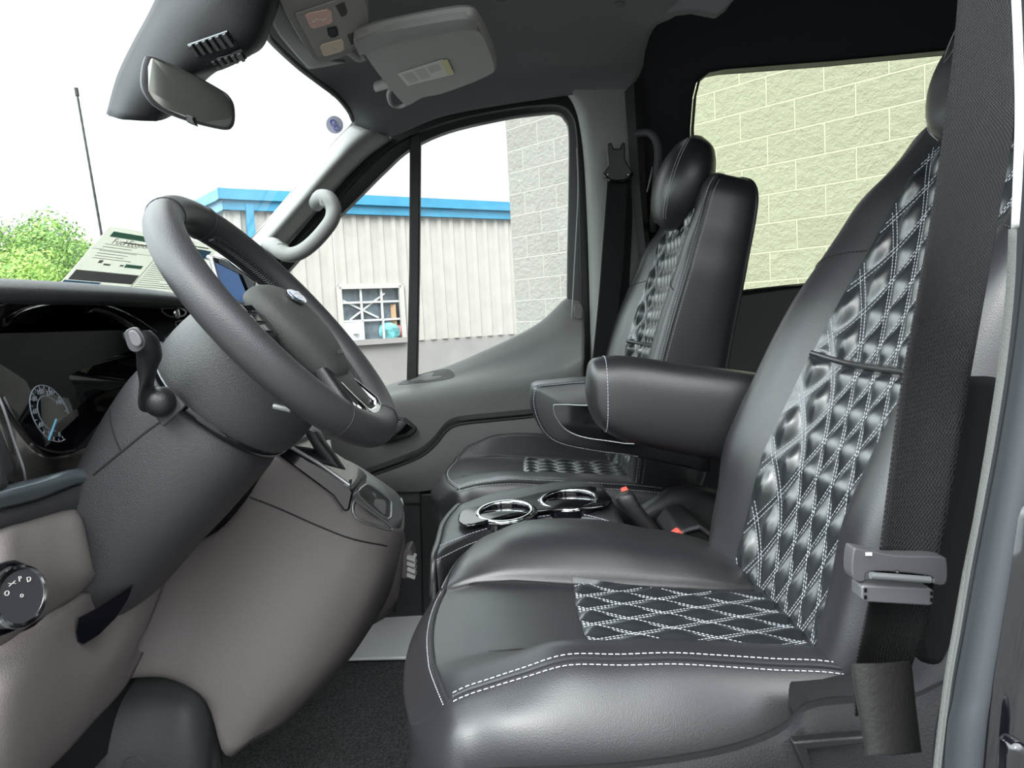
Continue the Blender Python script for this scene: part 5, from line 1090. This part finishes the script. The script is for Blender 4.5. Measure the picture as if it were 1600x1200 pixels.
o3 = cr_([P(*q) for q in mo], 3, closed=True); c4 = sum(o3, V((0,0,0)))/len(o3); mn = (o3[2]-c4).cross(o3[12]-c4).normalized(); mn = mn if mn.dot(c4) < 0 else -mn
m = MB(); m.grid([[p.lerp(c4,.5)-mn*.030 for p in o3], [p.lerp(c4,.12)-mn*.022 for p in o3], [p.lerp(c4,.01)-mn*.010 for p in o3], o3, [p.lerp(c4,.03)+mn*.002 for p in o3], [p.lerp(c4,.09)+mn*.002 for p in o3]], cu=True); m.cap([p.lerp(c4,.5)-mn*.030 for p in o3], True)
mh = m.build('mirror_housing', plastic_dk, mir, angle=50)
m = MB(); m.prism([p.lerp(c4,.085)+mn*.0005 for p in o3], mn*.002); m.build('mirror_glass', mat('mirror_surface',(.34,.35,.32),.06,metal=.75), mir, smooth=False)  # diffuse grey-green in the base stands in for the cabin's reflection
m = MB(); m.prism([P(290,178,1.24),P(303,182,1.24),P(301,186,1.24),P(306,196,1.24),P(291,190,1.24)], (0,.012,0)); m.build('dimming_tab', plastic_blk, mir, bevel=.0015)
m = MB(); m.tube([c4-mn*.02, c4-mn*.05+V((-.01,0,.03)), c4-mn*.07+V((-.03,.01,.08))], .011, 12); m.build('mirror_stem', plastic_dk, mir)
# ================================================================== OVERHEAD CONSOLE
oc = thing('overhead_console', 'grey overhead lamp console at the top between mirror and visor', 'overhead console')
cg = mat('console_grey', (.29,.28,.265), .6, bump=.3, bscale=700)
OCA, OCB, OCC = P(440,20,1.30), P(570,40,1.42), P(500,95,1.44)
OCN = (OCB-OCA).cross(OCC-OCA).normalized(); OCN = OCN if OCN.z > 0 else -OCN
def occ(x, y): # ceiling-ish plane under the headliner: height falls toward the windshield
    d = ray(x, y); return d*(OCA.dot(OCN)/d.dot(OCN))
olp = [(405,-60),(432,-10),(448,24),(470,62),(482,80),(490,90),(505,95),(540,84),(566,62),(577,38),(574,10),(560,-60)]
m = MB(); o5 = cr_([occ(x,y) for x, y in olp], 3, closed=True); c5 = sum(o5, V((0,0,0)))/len(o5); up_ = OCN
m.grid([o5, [p.lerp(c5,.01)-up_*.004 for p in o5]], cu=True); m.grid([[p+up_*.05 for p in o5], o5], cu=True); m.cap([p.lerp(c5,.01)-up_*.004 for p in o5]); ob = m.build('console_body', cg, oc, angle=35)
m = MB(); o6 = cr_([occ(x,y)-up_*.006 for x, y in ((459,20),(470,12),(530,-8),(560,-14),(572,8),(573,36),(562,58),(538,74),(500,83),(492,80),(484,66))], 3, closed=True); m.prism(o6, -up_*.003); pl_ = m.build('lamp_panel', mat('panel_grey',(.33,.315,.295),.55,bump=.3,bscale=700), oc, bevel=.002)
def oq(m, pts, h, th): m.prism([occ(x,y)-up_*h for x, y in pts], -up_*th)
m = MB(); oq(m, [(472,17),(478,13),(508,7),(514,10),(516,26),(512,30),(486,38),(481,36)], .0095, .002); o = m.build('map_lamp', mat('lamp_pink',(.80,.52,.44),.25,coat=.6), pl_, bevel=.0015, label='pink-tinted lamp lens')
m = MB(); m.tube([occ(484,26)-up_*.012, occ(490,22)-up_*.012, occ(500,24)-up_*.012, occ(506,20)-up_*.012], .001, 6); m.build('lamp_reflector', white_m, o)
m = MB(); oq(m, [(496,66),(500,62),(530,54),(533,58),(534,70),(529,74),(505,81),(501,79)], .0095, .002); o = m.build('map_lamp', mat('lamp_cream',(.80,.65,.50),.25,coat=.6), pl_, bevel=.0015, label='cream-tinted lamp lens')
m = MB(); m.tube([occ(506,72)-up_*.012, occ(514,66)-up_*.012, occ(522,71)-up_*.012], .001, 6); m.build('lamp_reflector', white_m, o)
m = MB(); oq(m, [(507,37),(520,34),(524,38),(525,47),(521,51),(513,52),(509,48)], .0095, .0015); m.build('lamp_button', plastic_dk, pl_, bevel=.0015)
m = MB(); m.tube(cr_([occ(x,y)-up_*.0115 for x, y in ((508,38),(520,35),(524,47),(513,51))],1,closed=True), .0006, 5, closed=True); m.build('button_outline', thread_dark, pl_)
for q_ in ([(520,2),(534,-4),(539,12),(537,17),(530,20)], [(539,48),(552,43),(557,58),(550,62),(545,64)]):
    m = MB(); oq(m, q_, .0095, .001); m.build('dark_switch', mat('switch_grey',(.07,.068,.066),.5), pl_, bevel=.001)
dgr = [[(400,-60,1.22),(416,0,1.30),(430,45,1.38),(455,78,1.47),(482,108,1.58)],[(420,-60,1.24),(438,0,1.31),(455,45,1.39),(478,78,1.47),(500,106,1.58)],[(430,-60,1.26),(452,0,1.34),(472,50,1.42),(500,92,1.52),(540,98,1.62)]]
m = MB(); m.grid(surf([[P(*q) for q in r] for r in dgr], 5, 5)); m.build('console_skirt', mat('skirt_grey',(.22,.22,.21),.6,bump=.3,bscale=700), oc, solid=.006, offset=1)
# ================================================================== SUN VISOR
vz = thing('sun_visor', 'grey sun visor folded up over the far seat with a warning label', 'sun visor')
VA, VB, VC = P(560,70,1.42), P(765,100,1.50), P(640,165,1.86)
vn = (VB-VA).cross(VC-VA).normalized(); vn = vn if vn.z < 0 else -vn
def vp(x, y, h=0):
    d = ray(x, y); p = d*(VA.dot(vn)/d.dot(vn)); return p+vn*h
vo = [(552,68),(560,62),(600,50),(690,33),(728,29),(742,32),(750,42),(764,70),(774,98),(775,110),(770,116),(740,130),(690,148),(660,154),(638,166),(628,162),(600,130),(572,92),(568,86),(556,80)]
o7 = cr_([vp(x,y) for x, y in vo], 3, closed=True); c7 = sum(o7, V((0,0,0)))/len(o7)
m = MB(); m.grid([[p.lerp(c7,.03)-vn*.024 for p in o7], [p-vn*.018 for p in o7], [p-vn*.006 for p in o7], [p.lerp(c7,.03) for p in o7]], cu=True); m.cap([p.lerp(c7,.03) for p in o7]); m.cap([p.lerp(c7,.03)-vn*.024 for p in o7], True)
vb = m.build('visor_body', visor_m, vz, angle=20)
m = MB(); a_ = cr_([vp(x,y,.001) for x, y in ((556,64),(600,50),(690,33),(728,29),(744,36))],5); b2 = cr_([vp(x,y,.004) for x, y in ((562,84),(604,68),(690,50),(728,44),(752,50))],5)
m.grid([[p-vn*.012 for p in a_], a_, [p.lerp(q,.5)+vn*.005 for p, q in zip(a_, b2)], b2, [q-vn*.004 for q in b2]]); m.build('visor_rail', mat('visor_rail_grey',(.27,.26,.25),.7), vb)
m = MB(); m.prism([vp(x,y,.0012) for x, y in ((621,114),(690,92),(694,92),(709,112),(708,115),(637,133))], vn*.0005); lb = m.build('warning_label', mat('label_paper',(.62,.60,.56),.6), vb, smooth=False)
m = MB(); m.prism([vp(x,y,.0018) for x, y in ((689,94),(699,91),(709,112),(700,116))], vn*.0004); m.build('label_band', mat('label_yellow',(.60,.52,.24),.6), lb, smooth=False)
m = MB()
for k in range(9):
    for (x0, x1) in ((.04,.30),(.36,.60),(.66,.95)):
        if k > 5 and x0 > .6: continue
        def LB(u, v): A_, B_ = (624,115), (687,95); C_, D_ = (639,131), (698,113); xx = (A_[0]*(1-u)+B_[0]*u)*(1-v)+(C_[0]*(1-u)+D_[0]*u)*v; yy = (A_[1]*(1-u)+B_[1]*u)*(1-v)+(C_[1]*(1-u)+D_[1]*u)*v; return vp(xx, yy, .002)
        v = .1+k*.095; m.add([LB(x0,v), LB(x1,v), LB(x1,v+.035), LB(x0,v+.035)], [(0,1,2,3)])
m.build('label_lines', mat('label_ink',(.30,.29,.28),.6), lb, smooth=False, recalc=False)
m = MB(); m.tube(cr_([vp(537,80,-.004), vp(548,82,.002), vp(560,90,.002), vp(570,91,-.002)], 4), .0065, 10); m.build('visor_hinge', visor_m, vz)
m = MB(); m.tube(cr_([vp(612,155,-.03), vp(607,160,-.018), vp(612,168,-.008), vp(625,170,-.006), vp(638,165,-.008)], 4), .0055, 10); m.build('visor_arm', visor_m, vz)
m = MB(); m.tube([vp(587,158,-.034), vp(610,152,-.034)], .013, 12, flat=.6); m.build('arm_mount', visor_m, vz)
# headliner clips
for k, (x, y) in enumerate(((782,1),(968,7))):
    m = MB(); p = PZ(x, y, .662); m.sphere(p, .010, 12, 8, (1.3,1,.5)); tag(m.build('headliner_clip', door_gr), ['small round clip in the headliner above the sun visor', 'small round clip in the headliner above the far door pillar'][k], 'clip')
# ================================================================== A PILLAR GRAB HANDLE
gh = thing('grab_handle', 'pale grey assist handle on the far windshield pillar', 'grab handle')
hp = cr_([P(494,318,1.985),P(501,309,1.94),P(514,311,1.912),P(521,326,1.905),P(518,344,1.90),P(502,366,1.90),P(484,384,1.90),P(467,395,1.90),P(451,398,1.905),P(438,392,1.915),P(428,384,1.94),P(422,382,1.985)], 5)
m = MB(); m.tube(hp, [ .0205 if 6 < i < len(hp)-7 else .0215 for i in range(len(hp))], 14, flat=.9); m.build('handle_grip', mat('handle_grey', (.15,.155,.148), .5, bump=.15, bscale=600), gh, angle=180)
for a in ((505,312),(436,387)): m = MB(); m.prism(cr_([P(a[0]+dx,a[1]+dy,1.905) for dx, dy in ((-6,8),(-4,-8),(6,-8),(8,6),(2,12))],2,closed=True), (0,.05,0)); m.build('end_cap', MATS['handle_grey'], gh, bevel=.004)
# ------------------------------------------------------------------ put every thing's origin at its base
bpy.context.view_layer.update()
from collections import defaultdict
kids = defaultdict(list)
for o in list(scene.objects):
    if o.parent: kids[o.parent].append(o)
def fam(o):
    r = [o]
    for k in kids[o]: r += fam(k)
    return r
for root in [o for o in scene.objects if o.parent is None and o.type in ('MESH', 'EMPTY')]:
    ms_ = [o for o in fam(root) if o.type == 'MESH']
    if not ms_:
        continue
    lo = np.array([1e9]*3); hi = -lo
    for o in ms_:
        a = np.zeros(len(o.data.vertices)*3); o.data.vertices.foreach_get('co', a); a = a.reshape(-1, 3); lo = np.minimum(lo, a.min(0)); hi = np.maximum(hi, a.max(0))
    base = V(((lo[0]+hi[0])/2, (lo[1]+hi[1])/2, lo[2]))
    for o in ms_: o.data.transform(Matrix.Translation(-base)); o.data.update()
    root.location = base+V((0, 0, CZ))
